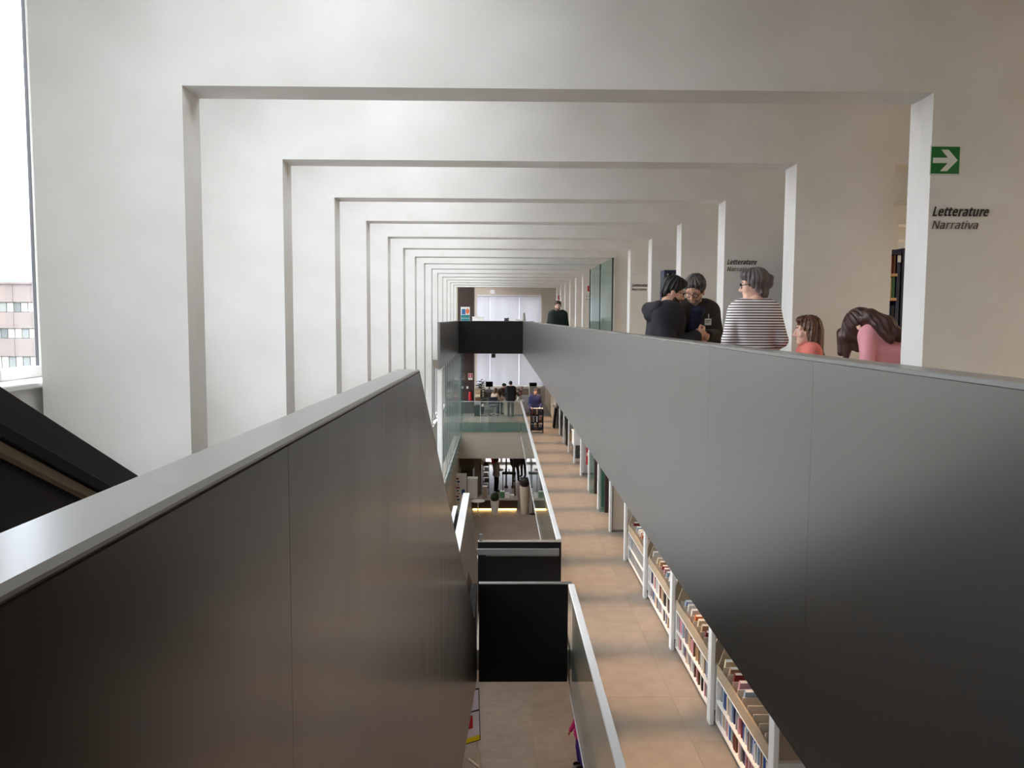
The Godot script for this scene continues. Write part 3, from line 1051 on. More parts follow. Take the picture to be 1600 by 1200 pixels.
func build_upper_level() -> void:
	lettering("dark lettering Letterature Narrativa on the nearest wall, under the green arrow sign", 2.523, D1)
	lettering("dark lettering Letterature Narrativa on the wall behind the woman in stripes", 2.535, D1 + 2 * S)
	lettering("small distant lettering Letterature Narrativa left of the man in the black hoodie", 2.54, D1 + 5 * S)
	var o := thing("arrow_sign", "green square exit sign with a white arrow pointing right", "sign", P(2.583, -0.836, D1 - 0.006))
	part("border", MB.new().bx(2.493, 2.672, -1.004, -0.836, D1 - 0.006, D1 - 0.0005, 0.002), M.sign_white, o)
	var fld := part("field", MB.new().bx(2.5, 2.665, -0.997, -0.843, D1 - 0.0075, D1 - 0.006), M.green_sign, o)
	var ar := PackedVector2Array()
	for q in [[-0.072, 0.014], [0.014, 0.014], [-0.026, 0.06], [0.016, 0.06], [0.072, 0.0], [0.012, -0.062], [-0.028, -0.062], [0.014, -0.016], [-0.072, -0.016]]:
		ar.push_back(Vector2(2.582 + q[0], E + 0.92 + q[1]))
	part("arrow", MB.new().prism(ar, "z", -(D1 - 0.0075), -(D1 - 0.009)), M.sign_white, fld, "white arrow")
	for k in 2:
		var d: float = D1 + S * [9, 14][k]
		var x: float = [2.63, 2.545][k]
		o = thing("fire_sign", ["small red fire sign high on the wall by the lift", "small red fire sign above the far man's head"][k], "sign", P(x + 0.07, -0.8, d), "")
		part("plate", MB.new().bx(x, x + 0.14, -0.95, -0.79, d - 0.012, d - 0.001, 0.002), M.red, o)
		part("symbol", MB.new().bx(x + 0.05, x + 0.085, -0.91, -0.83, d - 0.014, d - 0.012).bx(x + 0.06, x + 0.075, -0.935, -0.91, d - 0.014, d - 0.012), M.sign_white, o)
	o = thing("wall_lettering", "two short dark lines on the wall under the small red sign", "lettering", P(2.62, -0.6, D1 + 9 * S))
	for k in 2:
		part("line", MB.new().bx(2.6, 2.63, -0.66 + k * 0.09, -0.63 + k * 0.09, D1 + 9 * S - 0.003, D1 + 9 * S).bx(2.68, 2.92, -0.665 + k * 0.09, -0.625 + k * 0.09, D1 + 9 * S - 0.003, D1 + 9 * S), M.ink_soft, o)
	tall_bookcase("navy bookcase with tan shelves beside the nearest right jamb", 3.15, 4.155, -0.72, 8.6, [-0.444, -0.194, 0.091, 0.37, 0.65, 0.93], [0, 1, 2, 3, 4], true, 5, "navy bookcase by right jamb")
	tall_bookcase("second navy bookcase, right beside the one by the right jamb", 4.172, 5.17, -0.735, 8.6, [-0.444, -0.194, 0.091, 0.37, 0.65, 0.93], [], true, 0, "the second navy bookcase")
	tall_bookcase("dark framed bookcase behind the two men at the walkway", 2.5, 3.5, -0.73, 12.6, [-0.455, -0.2, 0.1, 0.4, 0.68, 0.96], [0, 1, 2], false, 7, "dark bookcase behind the men")
	# glazed lift lobby
	o = thing("lift_enclosure", "glass screen with slim steel mullions in front of the lift", "glass screen", P(2.45, HU, 20.1))
	for k in 2:
		part("pane", MB.new().bx(2.444, 2.456, HT, HU, 17.97 + k * 2.19, 20.06 + k * 2.24), M.glass_teal, o)
		part("mullion", MB.new().bx(2.435, 2.47, HT, HU, 17.93 + k * 2.17, 17.97 + k * 2.17), M.frame_dark, o)
	part("mullion", MB.new().bx(2.435, 2.47, HT, HU, 22.3, 22.34), M.frame_dark, o)
	for k in 2:
		var d0: float = 18.43 + S * k
		o = thing("lift_door", ["brushed steel lift door behind the glass screen, nearer one", "brushed steel lift door behind the glass screen, farther one"][k], "lift door", P(2.9, HU, d0 + 0.8), "")
		part("surround", MB.new().bx(2.86, 3.0, -0.95, HU, d0 - 0.1, d0).bx(2.86, 3.0, -0.95, HU, d0 + 1.45, d0 + 1.55).bx(2.86, 3.0, -0.95, -0.82, d0, d0 + 1.45), M.chrome, o)
		for j in 2:
			part("door_leaf", MB.new().bx(2.92, 2.96, -0.82, HU, d0 + 0.003 + 0.725 * j, d0 + 0.722 + 0.725 * j, 0.003), M.steel_door, o)
	o = thing("notice_panel", "white narrow notice panel just behind the lift glass", "notice", P(2.52, 0.25, 18.4))
	part("sheet", MB.new().bx(2.49, 2.535, -0.48, 0.25, 18.4, 18.42), M.paper, o)
	part("stand", MB.new().bx(2.5, 2.525, 0.25, HU, 18.405, 18.42), M.frame, o)
	# counter on the far end of the upper level
	o = thing("counter", "white counter behind the black end parapet", "counter", P(0.2, HU, 36.4))
	part("top", MB.new().bx(-1.25, 1.7, 0.19, 0.23, 36.1, 36.75, 0.005), M.white_trim, o)
	part("front", MB.new().bx(-1.2, 1.65, 0.23, HU, 36.15, 36.18), M.taupe, o)
	o = thing("box", "pale cardboard box on the far counter, left end", "box", P(-0.88, 0.19, 36.4))
	part("body", MB.new().bx(-1.13, -0.64, -0.02, 0.189, 36.3, 36.6, 0.006), M.paper, o)
	part("lid", MB.new().bx(-1.14, -0.63, -0.045, -0.02, 36.29, 36.61, 0.006), M.white_trim, o)
	o = thing("telephone", "black desk telephone on the far counter", "telephone", P(0.36, 0.19, 36.3))
	part("body", MB.new().tb(Transform3D(Basis(Vector3.RIGHT, 0.35), P(0.36, 0.125, 36.3)), Vector3(0.2, 0.05, 0.2), 0.01), M.black, o)
	part("handset", MB.new().tube([P(0.27, 0.06, 36.3), P(0.29, 0.03, 36.3), P(0.36, 0.045, 36.3), P(0.43, 0.02, 36.3), P(0.46, 0.05, 36.3)], 0.028, 8), M.rubber, o)
	for k in 3:
		o = thing("paper_stack", ["loose stack of papers beside the telephone", "thicker stack of papers left of the grey tapered lamp", "thin sheaf of papers at the left of the telephone"][k], "papers", P([0.61, 0.86, 0.07][k], 0.19, 36.3))
		for j in [4, 7, 2][k]:
			part("sheet_bundle", MB.new().tb(Transform3D(Basis(Vector3.UP, 0.25 * sin(j * 2.3 + k)), P([0.61, 0.86, 0.07][k], 0.18 - j * 0.018, 36.3)), Vector3(0.2, 0.016, 0.24)), M.paper, o)
	o = thing("desk_lamp", "grey tapered lamp standing on the far counter", "lamp", P(1.11, 0.19, 36.3))
	part("shade", MB.new().lathe([Vector2(0.1, 0.0), Vector2(0.1, 0.02), Vector2(0.085, 0.06), Vector2(0.05, 0.4), Vector2(0.0, 0.41)], P(1.11, 0.19, 36.3), 16), mat(c8(176, 172, 164), 0.6), o)
	part("base", MB.new().lathe([Vector2(0.12, 0.0), Vector2(0.12, 0.012), Vector2(0.1, 0.02)], P(1.11, 0.189, 36.3), 16), M.chrome, o)
	o = thing("laptop", "closed flat black device at the right end of the far counter", "laptop", P(1.4, 0.19, 36.3))
	part("base", MB.new().bx(1.27, 1.54, 0.165, 0.189, 36.2, 36.45, 0.004), M.black, o)
	part("lid", MB.new().bx(1.27, 1.54, 0.142, 0.163, 36.2, 36.45, 0.004), M.rubber, o)
	# poster stand in front of the brown wall
	o = thing("poster_stand", "tall poster stand with a teal, white and orange print by the brown wall", "poster", P(-1.46, HU, 37.0))
	part("board", MB.new().bx(-1.66, -1.26, -0.47, 1.2, 37.0, 37.04, 0.004), M.paper, o)
	part("foot", MB.new().bx(-1.68, -1.24, 1.2, HU, 36.9, 37.15, 0.004), M.black, o)
	var pz := 36.997
	part("print", MB.new().bx(-1.65, -1.27, -0.12, 1.15, pz, 36.9999), mat(c8(34, 128, 136), 0.6), o, "teal print")
	part("print", MB.new().bx(-1.62, -1.45, -0.38, -0.14, pz, 36.9999), mat(c8(40, 110, 160), 0.6), o, "blue print")
	part("print", MB.new().ball(P(-1.36, -0.28, 36.997), Vector3(0.08, 0.12, 0.002), 14, 8), mat(c8(214, 110, 60), 0.6), o, "orange print")
	part("print", MB.new().bx(-1.65, -1.27, 0.02, 0.035, 36.995, pz), M.paper, o, "white line")
	o = thing("hanging_sign", "small white box hanging from the ceiling before the far window", "sign", P(-0.28, -1.14, 40.0))
	part("box", MB.new().bx(-0.39, -0.17, -1.32, -1.14, 40.0, 40.12, 0.006), M.white_trim, o)
	part("rod", MB.new().tube([P(-0.28, -1.32, 40.06), P(-0.28, -2.4, 40.06)], 0.01, 6), M.frame, o)
	o = thing("ceiling_speaker", "small dark box under the upper slab before the lower window", "speaker", P(-0.22, 1.5, 40.0))
	part("box", MB.new().bx(-0.32, -0.13, 1.74, 1.92, 40.0, 40.14, 0.008), M.brown_dark, o)
	part("bracket", MB.new().bx(-0.24, -0.21, 1.5, 1.74, 40.05, 40.08), M.black, o)


func plant(called: String, label: String, x: float, d: float, h_base: float, top: float, r: float, seed_: int) -> void:
	var o := thing(called, label, "plant", P(x, h_base, d))
	part("pot", MB.new().lathe([Vector2(0, 0), Vector2(0.13, 0), Vector2(0.17, 0.34), Vector2(0.15, 0.34), Vector2(0.14, 0.3), Vector2(0, 0.3)], P(x, h_base, d), 16), M.black, o)
	part("stem", MB.new().tube([P(x, h_base - 0.28, d), P(x + 0.02, h_base - 0.7, d), P(x, top + 0.25, d)], 0.018, 6), M.brown_dark, o)
	var q := RandomNumberGenerator.new()
	q.seed = seed_
	var m := MB.new()
	for k in 130:
		var y := q.randf_range(0.1, 1.0)
		var c := P(x, lerpf(h_base - 0.4, top, y), d)
		var a := q.randf() * TAU
		var dir := Vector3(cos(a), q.randf_range(-0.35, 0.5), sin(a)).normalized()
		var l := r * q.randf_range(0.55, 1.0)
		var side := dir.cross(Vector3.UP).normalized() * l * 0.2
		var tip := c + dir * l
		var mid := c + dir * l * 0.5 + Vector3.UP * l * 0.08
		m.quad(c, mid + side, tip, mid - side, Vector3.UP)
	tag(part("foliage", m, M.leaf, o), "", "", "", "stuff")


func build_first_level() -> void:
	# wall panels and doors between the slim posts, from the second bay behind the shelves on
	var bays := [
		["partition_panel", "beige partition panel facing the lens behind the white low bookcases", M.beige, 18.2],
		["partition_panel", "white partition panel behind the two steel doors of the walkway", M.white, 25.0],
	]
	for b in bays:
		var o := thing(b[0], b[1], "partition", P(3.3, HF, b[3]))
		part("panel", MB.new().bx(2.56, 4.4, 1.5, HF - 0.05, b[3], b[3] + 0.08, 0.004), b[2], o)
		part("kick_strip", MB.new().bx(2.56, 4.4, HF - 0.05, HF, b[3] + 0.01, b[3] + 0.07), M.chrome, o)
	for k in 2:
		var d0: float = 18.6 + k * S
		var o := thing("lift_door", ["dark steel lift door on the first floor, nearer one", "dark steel lift door on the first floor, farther one"][k], "lift door", P(2.75, HF, d0 + 0.8))
		part("surround", MB.new().bx(2.62, 2.8, 2.5, HF, d0 - 0.14, d0 - 0.02).bx(2.62, 2.8, 2.5, HF, d0 + 1.42, d0 + 1.54).bx(2.62, 2.8, 2.5, 2.64, d0 - 0.02, d0 + 1.42), M.brown_dark, o)
		for j in 2:
			part("door_leaf", MB.new().bx(2.7, 2.74, 2.64, HF, d0 + 0.72 * j - 0.017, d0 + 0.72 * j + 0.697, 0.003), mat(c8(104, 92, 82), 0.35, 0.5), o)
		part("glass_return", MB.new().bx(2.5, 2.7, 1.5, HF, d0 + 1.49, d0 + 1.505), M.glass_teal, o)
	var o := thing("wall_panel", "red and white notice board strip beside the walkway", "notice board", P(2.62, HF - 0.9, 24.2))
	part("board", MB.new().bx(2.6, 2.72, 3.2, 4.3, 24.18, 24.22, 0.004), M.red, o)
	for k in 6:
		part("notice", MB.new().bx(2.615 + 0.05 * (k % 2), 2.65 + 0.05 * (k % 2), 3.3 + k * 0.16, 3.4 + k * 0.16, 24.172, 24.18), M.paper, o)
	o = thing("cabinet", "white topped cabinet with a dark lower part beside the walkway", "cabinet", P(2.85, HF, 28.2))
	part("upper", MB.new().bx(2.56, 3.3, 3.85, 4.3, 27.9, 28.5, 0.006), M.white_trim, o)
	part("lower", MB.new().bx(2.58, 3.28, 4.3, HF, 27.92, 28.48, 0.004), M.frame_dark, o)
	part("top", MB.new().bx(2.54, 3.32, 3.82, 3.85, 27.88, 28.52, 0.004), M.white_trim, o)
	o = thing("folder", "yellow green folder standing on the white topped cabinet", "folder", P(2.65, 3.82, 28.2))
	part("cover", MB.new().bx(2.58, 2.75, 3.56, 3.82, 28.1, 28.16, 0.004), mat(c8(186, 200, 40), 0.6), o)
	part("sheets", MB.new().bx(2.585, 2.745, 3.57, 3.815, 28.165, 28.2), M.paper, o)
	o = thing("display_rack", "slim dark book rack standing beside the walkway", "rack", P(2.7, HF, 30.9))
	for x in [2.56, 2.9]:
		part("upright", MB.new().bx(x, x + 0.04, 3.1, HF, 30.7, 31.1, 0.004), M.black, o)
	for k in 5:
		part("shelf", MB.new().bx(2.6, 2.9, 3.2 + k * 0.33, 3.23 + k * 0.33, 30.7, 31.1), M.wood, o)
		part("book_row", MB.new().bx(2.61, 2.89, 3.02 + k * 0.33 + 0.24, 3.2 + k * 0.33 + 0.32, 30.76, 31.0), book_mat(["cream", "dark red", "grey", "tan", "white"][k]), o)
	o = thing("metal_chair", "thin black metal chair beside the walkway, past the dark rack", "chair", P(2.75, HF, 33.4))
	for x in [2.56, 2.94]:
		for z in [33.2, 33.6]:
			part("leg", MB.new().tube([P(x, HF, z), P(x, 4.3 if z < 33.4 else 3.9, z)], 0.014, 6), M.black, o)
	part("seat", MB.new().bx(2.55, 2.95, 4.27, 4.3, 33.18, 33.62, 0.006), M.frame_dark, o)
	part("backrest", MB.new().bx(2.55, 2.95, 3.88, 4.05, 33.6, 33.63, 0.006), M.frame_dark, o)
	o = thing("display_board", "black sloping display board at the edge of the walkway", "display board", P(2.45, HF, 35.9))
	part("board", MB.new().tb(Transform3D(Basis(Vector3.FORWARD, 0.1), P(2.47, 4.3, 35.9)), Vector3(0.08, 0.9, 0.5), 0.008), M.black, o)
	part("tray", MB.new().tb(Transform3D(Basis(Vector3.FORWARD, 0.6), P(2.44, 3.82, 35.9)), Vector3(0.26, 0.03, 0.5), 0.006), M.paper, o)
	for k in 4:
		o = thing("wood_panel", "warm tan wall panel beside the far walkway, %s one" % ["nearest", "second", "third", "farthest"][k], "panel", P(2.56, HF, 37.0 + k * 2.3))
		part("sheet", MB.new().bx(2.56, 2.6, 1.5, HF - 0.08, 36.3 + k * 2.3, 38.3 + k * 2.3, 0.004), M.tan, o)
		part("plinth", MB.new().bx(2.57, 2.59, HF - 0.08, HF, 36.3 + k * 2.3, 38.3 + k * 2.3), M.tan_dark, o)
	# fire points on the brown wall
	for k in 2:
		var x: float = [-2.06, -1.37][k]
		o = thing("fire_sign", "red and white extinguisher sign on the brown wall, %s one" % ["left", "right"][k], "sign", P(x, 3.08, 41.2))
		var pl := part("plate", MB.new().bx(x - 0.11, x + 0.11, 2.76, 3.08, 41.18, 41.199, 0.003), M.paper, o)
		part("field", MB.new().bx(x - 0.09, x + 0.09, 2.78, 2.98, 41.175, 41.18), M.red, pl)
		part("symbol", MB.new().bx(x - 0.025, x + 0.025, 2.84, 2.96, 41.17, 41.175).bx(x - 0.012, x + 0.012, 2.8, 2.84, 41.17, 41.175), M.paper, pl)
		o = thing("fire_extinguisher", "red fire extinguisher on a bracket below its sign, %s one" % ["left", "right"][k], "extinguisher", P(x, 4.1, 41.0))
		part("cylinder", MB.new().lathe([Vector2(0, 0), Vector2(0.085, 0), Vector2(0.09, 0.03), Vector2(0.09, 0.36), Vector2(0.06, 0.42), Vector2(0.025, 0.45), Vector2(0, 0.45)], P(x, 4.1, 41.05), 14), M.red, o)
		part("valve", MB.new().bx(x - 0.03, x + 0.03, 3.58, 3.66, 41.02, 41.08, 0.006), M.black, o)
		part("hose", MB.new().tube([P(x + 0.03, 3.62, 41.04), P(x + 0.13, 3.66, 41.02), P(x + 0.13, 3.9, 41.02), P(x + 0.11, 4.0, 41.03)], 0.012, 6), M.rubber, o)
		part("bracket", MB.new().bx(x - 0.06, x + 0.06, 3.85, 3.88, 41.1, 41.2), M.black, o)
	for x in [-1.77, -1.52]:
		o = thing("switch_plate", "small white switch plate on the brown wall, %s one" % ("left" if x < -1.7 else "right"), "switch", P(x, 3.55, 41.2))
		part("plate", MB.new().bx(x - 0.05, x + 0.05, 3.4, 3.52, 41.185, 41.199, 0.003), M.paper, o)
		part("rocker", MB.new().bx(x - 0.02, x + 0.02, 3.43, 3.49, 41.18, 41.185), M.white_trim, o)
	plant("potted_plant", "dark leafy potted plant by the left glass wall", -2.2, 40.7, HF, 3.05, 0.3, 5)
	plant("potted_plant", "dark bushy potted plant right of the brown wall", -0.85, 41.0, HF, 3.1, 0.36, 6)
	for k in 2:
		var x: float = [-0.985, -2.35][k]
		o = thing("newspaper_rack", ["tan newspaper rack on a dark base right of the brown wall", "tan newspaper rack at the left glass wall"][k], "rack", P(x, HF, 40.1))
		part("base", MB.new().bx(x - 0.16, x + 0.16, 4.25, HF, 39.95, 40.3, 0.006), M.black, o)
		part("frame", MB.new().bx(x - 0.145, x + 0.145, 3.43, 4.25, 40.2, 40.24, 0.004), M.tan, o)
		for j in 4:
			part("newspaper", MB.new().tb(Transform3D(Basis(Vector3.RIGHT, -0.25), P(x, 3.58 + j * 0.18, 40.13)), Vector3(0.24, 0.14, 0.03), 0.004), book_mat(["tan", "cream", "brown", "grey"][j]), o)
	o = thing("reception_desk", "pale wooden reception desk in front of the lower far window", "desk", P(0.77, HF, 40.4))
	part("front", MB.new().bx(0.3, 1.25, 4.06, HF - 0.06, 40.1, 40.14, 0.004), M.beige, o)
	part("side", MB.new().bx(1.21, 1.25, 4.06, HF, 40.14, 40.9), M.beige, o)
	part("top", MB.new().bx(0.28, 1.28, 4.02, 4.06, 40.05, 40.95, 0.005), M.white_trim, o)
	part("side", MB.new().bx(0.32, 0.36, 4.06, HF, 40.14, 40.9), M.beige, o)
	o = thing("monitor", "black computer monitor on a white cabinet before the window", "monitor", P(-0.45, 3.7, 43.0))
	part("screen", MB.new().bx(-0.64, -0.27, 3.3, 3.57, 43.0, 43.04, 0.006), M.black, o)
	part("stand", MB.new().bx(-0.48, -0.43, 3.57, 3.69, 43.02, 43.05).bx(-0.56, -0.35, 3.685, 3.7, 42.95, 43.12), M.black, o)
	o = thing("cabinet", "white cabinet under the black monitor", "cabinet", P(-0.45, HF, 43.1))
	part("body", MB.new().bx(-0.75, -0.15, 3.73, HF, 42.85, 43.4, 0.005), M.white_trim, o)
	part("top", MB.new().bx(-0.78, -0.12, 3.7, 3.73, 42.82, 43.42, 0.004), M.white_trim, o)
	for j in 2:
		part("shelf_opening", MB.new().bx(-0.7, -0.2, 3.85 + j * 0.38, 4.12 + j * 0.38, 42.84, 42.855), M.taupe, o)
	o = thing("cabinet", "long low brown cabinet under the lower far window", "cabinet", P(1.1, HF, 45.2))
	part("body", MB.new().bx(-0.1, 2.3, 3.88, HF, 45.0, 45.5, 0.006), M.tan_dark, o)
	part("top", MB.new().bx(-0.12, 2.32, 3.85, 3.88, 44.98, 45.52, 0.004), M.taupe, o)
	for j in 4:
		part("door", MB.new().bx(-0.07 + j * 0.59, 0.49 + j * 0.59, 3.92, 4.7, 44.985, 45.0, 0.004), M.tan, o)
	o = thing("printer", "grey office printer with a dark top right of the desk", "printer", P(1.86, HF, 44.0))
	part("body", MB.new().bx(1.66, 2.06, 3.6, HF, 43.8, 44.3, 0.01), mat(c8(186, 182, 178), 0.6), o)
	part("scanner_lid", MB.new().bx(1.67, 2.05, 3.44, 3.6, 43.8, 44.3, 0.01), M.black, o)
	part("paper_tray", MB.new().bx(1.7, 2.02, 4.1, 4.25, 43.78, 43.8, 0.004), M.frame_dark, o)
	o = thing("cabinet", "pale lavender white cabinet between the desk and the walkway", "cabinet", P(1.36, HF, 41.9))
	part("body", MB.new().bx(1.22, 1.52, 3.95, HF, 41.7, 42.2, 0.006), mat(c8(222, 222, 234), 0.5), o)
	part("top", MB.new().bx(1.2, 1.54, 3.92, 3.95, 41.68, 42.22, 0.004), M.white_trim, o)
	# flowers on the desk
	o = thing("flower_vase", "vase of red and white flowers on the reception desk", "flowers", P(1.0, 4.02, 40.5))
	part("vase", MB.new().lathe([Vector2(0, 0), Vector2(0.05, 0), Vector2(0.075, 0.08), Vector2(0.05, 0.17), Vector2(0.055, 0.19)], P(1.0, 4.02, 40.5), 14), M.white_trim, o)
	var q := RandomNumberGenerator.new()
	q.seed = 4
	for k in 26:
		var p := P(0.98 + q.randf_range(-0.22, 0.22), 3.55 + q.randf_range(-0.2, 0.22), 40.5 + q.randf_range(-0.12, 0.12))
		var fm := MB.new()
		for j in 5:
			var a := TAU * j / 5 + k
			fm.ball(p + Vector3(cos(a) * 0.025, sin(a) * 0.025, 0), Vector3(0.024, 0.024, 0.014), 6, 4)
		part("blossom", fm, book_mat(["dark red", "white", "pink"][k % 3]), o)
		part("stalk", MB.new().tube([P(1.0, 3.86, 40.5), (P(1.0, 3.7, 40.5) + p) / 2, p], 0.006, 5), M.leaf, o)
	# office chair in which the seated person sits
	o = thing("office_chair", "office chair with grey shell and chrome star base at the desk", "chair", P(-0.18, HF, 40.3))
	part("seat", MB.new().tb(Transform3D(Basis(Vector3.UP, 0.3), P(-0.18, 4.27, 40.3)), Vector3(0.48, 0.08, 0.46), 0.03), mat(c8(64, 66, 84), 0.8), o)
	part("backrest", MB.new().tb(Transform3D(Basis(Vector3.UP, 0.3) * Basis(Vector3.RIGHT, 0.1), P(-0.24, 4.0, 40.06)), Vector3(0.44, 0.36, 0.05), 0.02), mat(c8(64, 66, 84), 0.8), o)
	part("column", MB.new().tube([P(-0.18, 4.3, 40.3), P(-0.18, 4.66, 40.3)], 0.03, 8), M.chrome, o)
	for k in 5:
		var a := TAU * k / 5 + 0.3
		part("leg", MB.new().tube([P(-0.18, 4.64, 40.3), P(-0.18 + 0.28 * cos(a), 4.68, 40.3 + 0.28 * sin(a))], 0.02, 6, 0.012), M.chrome, o)
		part("castor", MB.new().ball(P(-0.18 + 0.29 * cos(a), HF - 0.03, 40.3 + 0.29 * sin(a)), Vector3(0.03, 0.03, 0.03), 8, 6), M.black, o)
	# book trolley
	o = thing("book_trolley", "black three shelf book trolley pushed along the walkway", "trolley", P(1.63, HF, 34.3))
	for x in [1.37, 1.87]:
		for z in [34.12, 34.48]:
			part("post", MB.new().tube([P(x, 3.78, z), P(x, HF - 0.1, z)], 0.016, 6), M.black, o)
			part("castor", MB.new().ball(P(x, HF - 0.05, z), Vector3(0.02, 0.05, 0.05), 8, 6), M.rubber, o)
	for k in 3:
		part("shelf", MB.new().bx(1.36, 1.88, 3.98 + k * 0.32, 4.0 + k * 0.32, 34.1, 34.5, 0.004), M.black, o)
		part("shelf_lip", MB.new().bx(1.36, 1.88, 3.92 + k * 0.32, 3.98 + k * 0.32, 34.48, 34.5), M.black, o)
	part("handle", MB.new().tube([P(1.37, 3.8, 34.5), P(1.37, 3.76, 34.56), P(1.87, 3.76, 34.56), P(1.87, 3.8, 34.5)], 0.014, 6), M.chrome, o)
	for k in 21:
		var row := k / 7
		var col: String = ["dark red", "black", "brown", "tan", "navy", "black", "black", "brown", "grey", "navy", "white", "black", "dark red", "black", "black", "navy", "black", "brown", "black", "black", "navy"][k]
		book("%s book on the %s shelf of the book trolley, %s from the left" % [col, ["top", "middle", "bottom"][row], ordinal(k % 7 + 1)], "books on the trolley", col, P(1.41 + (k % 7) * 0.068, 3.979 + row * 0.32, 34.14), PI / 2, 4)


func build_shelving() -> void:
	var names := ["nearest", "second", "third", "fourth"]
	var q := RandomNumberGenerator.new()
	q.seed = 77
	var cols := ["white", "grey", "pale blue", "dark red", "tan", "black", "navy", "cream", "brown", "blue", "pink", "white", "grey", "brown", "white", "grey", "pink", "tan"]
	for b in 4:
		var d0 := D1 + S * (b + 1) + 0.34
		var d1 := d0 + S - 0.3
		var o := thing("low_bookcase", "white low bookcase with tan display bin on top, %s one along the walkway" % names[b], "bookcase", P(2.8, HF, (d0 + d1) / 2), "low bookcases along the walkway")
		# white carcass: two open rows towards the walkway
		for h in [4.13, 4.41, 4.66]:
			part("shelf_board", MB.new().bx(2.545, 2.86, h, h + 0.022, d0 + 0.02, d1 - 0.02, 0.002), M.white_trim, o)
		for d in [d0, d1 - 0.02]:
			part("end_panel", MB.new().bx(2.545, 2.88, 4.13, 4.682, d, d + 0.02, 0.002), M.white_trim, o)
		part("back_panel", MB.new().bx(2.86, 2.88, 4.152, 4.66, d0 + 0.02, d1 - 0.02), M.white_trim, o)
		for d in [d0 + 0.08, d1 - 0.1]:
			for x in [2.6, 2.82]:
				part("castor", MB.new().ball(P(x, HF - 0.034, d), Vector3(0.022, 0.034, 0.034), 8, 6), M.rubber, o)
		# tan bin: low front board, high back and sides, dividers
		part("front_board", MB.new().bx(2.545, 2.563, 3.99, 4.13, d0, d1, 0.002), M.tan, o)
		part("bin_floor", MB.new().bx(2.563, 3.18, 4.1, 4.128, d0, d1), M.beige, o)
		part("bin_back", MB.new().bx(3.18, 3.2, 3.66, 4.13, d0, d1, 0.002), M.beige, o)
		for d in [d0, d1 - 0.02]:
			var pl := PackedVector2Array()
			for p in [[2.563, 4.1], [2.563, 3.99], [2.66, 3.7], [3.18, 3.66], [3.18, 4.1]]: pl.push_back(Vector2(p[0], E - p[1]))
			part("bin_side", MB.new().prism(pl, "z", -d - 0.02, -d, 0.002, 0.002), M.tan, o)
		for k in 9:
			var d := d0 + 0.02 + (k + 1) * (d1 - d0 - 0.04) / 10.0
			part("divider", MB.new().bx(2.563, 3.18, 3.94, 4.1, d - 0.006, d + 0.006), M.beige, o)
		# books in the two rows
		var far := MB.new()
		for row in 2:
			var h: float = [4.409, 4.659][row]
			var z := d0 + 0.045
			var k := 0
			while z < d1 - 0.06:
				var kind := q.randi_range(0, 3)
				var col: String = cols[q.randi_range(0, cols.size() - 1)]
				if b == 0 and row == 0 and (k % 9) < 4: col = ["blue", "navy", "pale blue", "white"][k % 4]
				var t: float = [0.026, 0.032, 0.038, 0.03][kind]
				if q.randf() > 0.06:
					if b < 3:
						book("%s book, %s from the near end, %s row, %s white low bookcase" % [col, ordinal(k + 1), ["upper", "lower"][row], names[b]], "books in the %s row of the %s white low bookcase" % [["upper", "lower"][row], names[b]], col, P(2.565 + q.randf() * 0.03, h, z + t / 2), 0.0, kind)
					else:
						far.bx(2.57, 2.7, h - 0.2, h - 0.001, z, z + t - 0.002, 0.003)
				z += t + 0.012
				k += 1
		if b == 3:
			tag(part("book_row", far, book_mat("grey"), o), "", "", "", "stuff")
		# things leaning in the bins
		var spots: Array = [[0, 1, 2, 3, 4], [1, 2, 3, 4, 5, 6, 7], [0, 2, 3, 4, 5, 6, 7, 8], [1, 3, 4, 5, 6]][b]
		for s in spots:
			var from: float = d1 - 0.02 - (s + 0.72) * (d1 - d0 - 0.04) / 10.0
			for j in [1, 2, 1, 3][(s + b) % 4]:
				var col: String = ["cream", "pink", "white", "tan", "pale blue", "orange", "dark red", "white"][(s * 3 + b + j * 2) % 8]
				book("%s picture book, %s in the %s slot of the %s tan bin" % [col, ["front one", "second one", "third one"][j], ordinal(s + 1), names[b]], "picture books in the %s tan bin" % names[b], col, P(2.59 + 0.18 * j, 4.088, from + 0.055), 0.0, 4, 0.38 + 0.05 * sin(s * 2.0 + j))


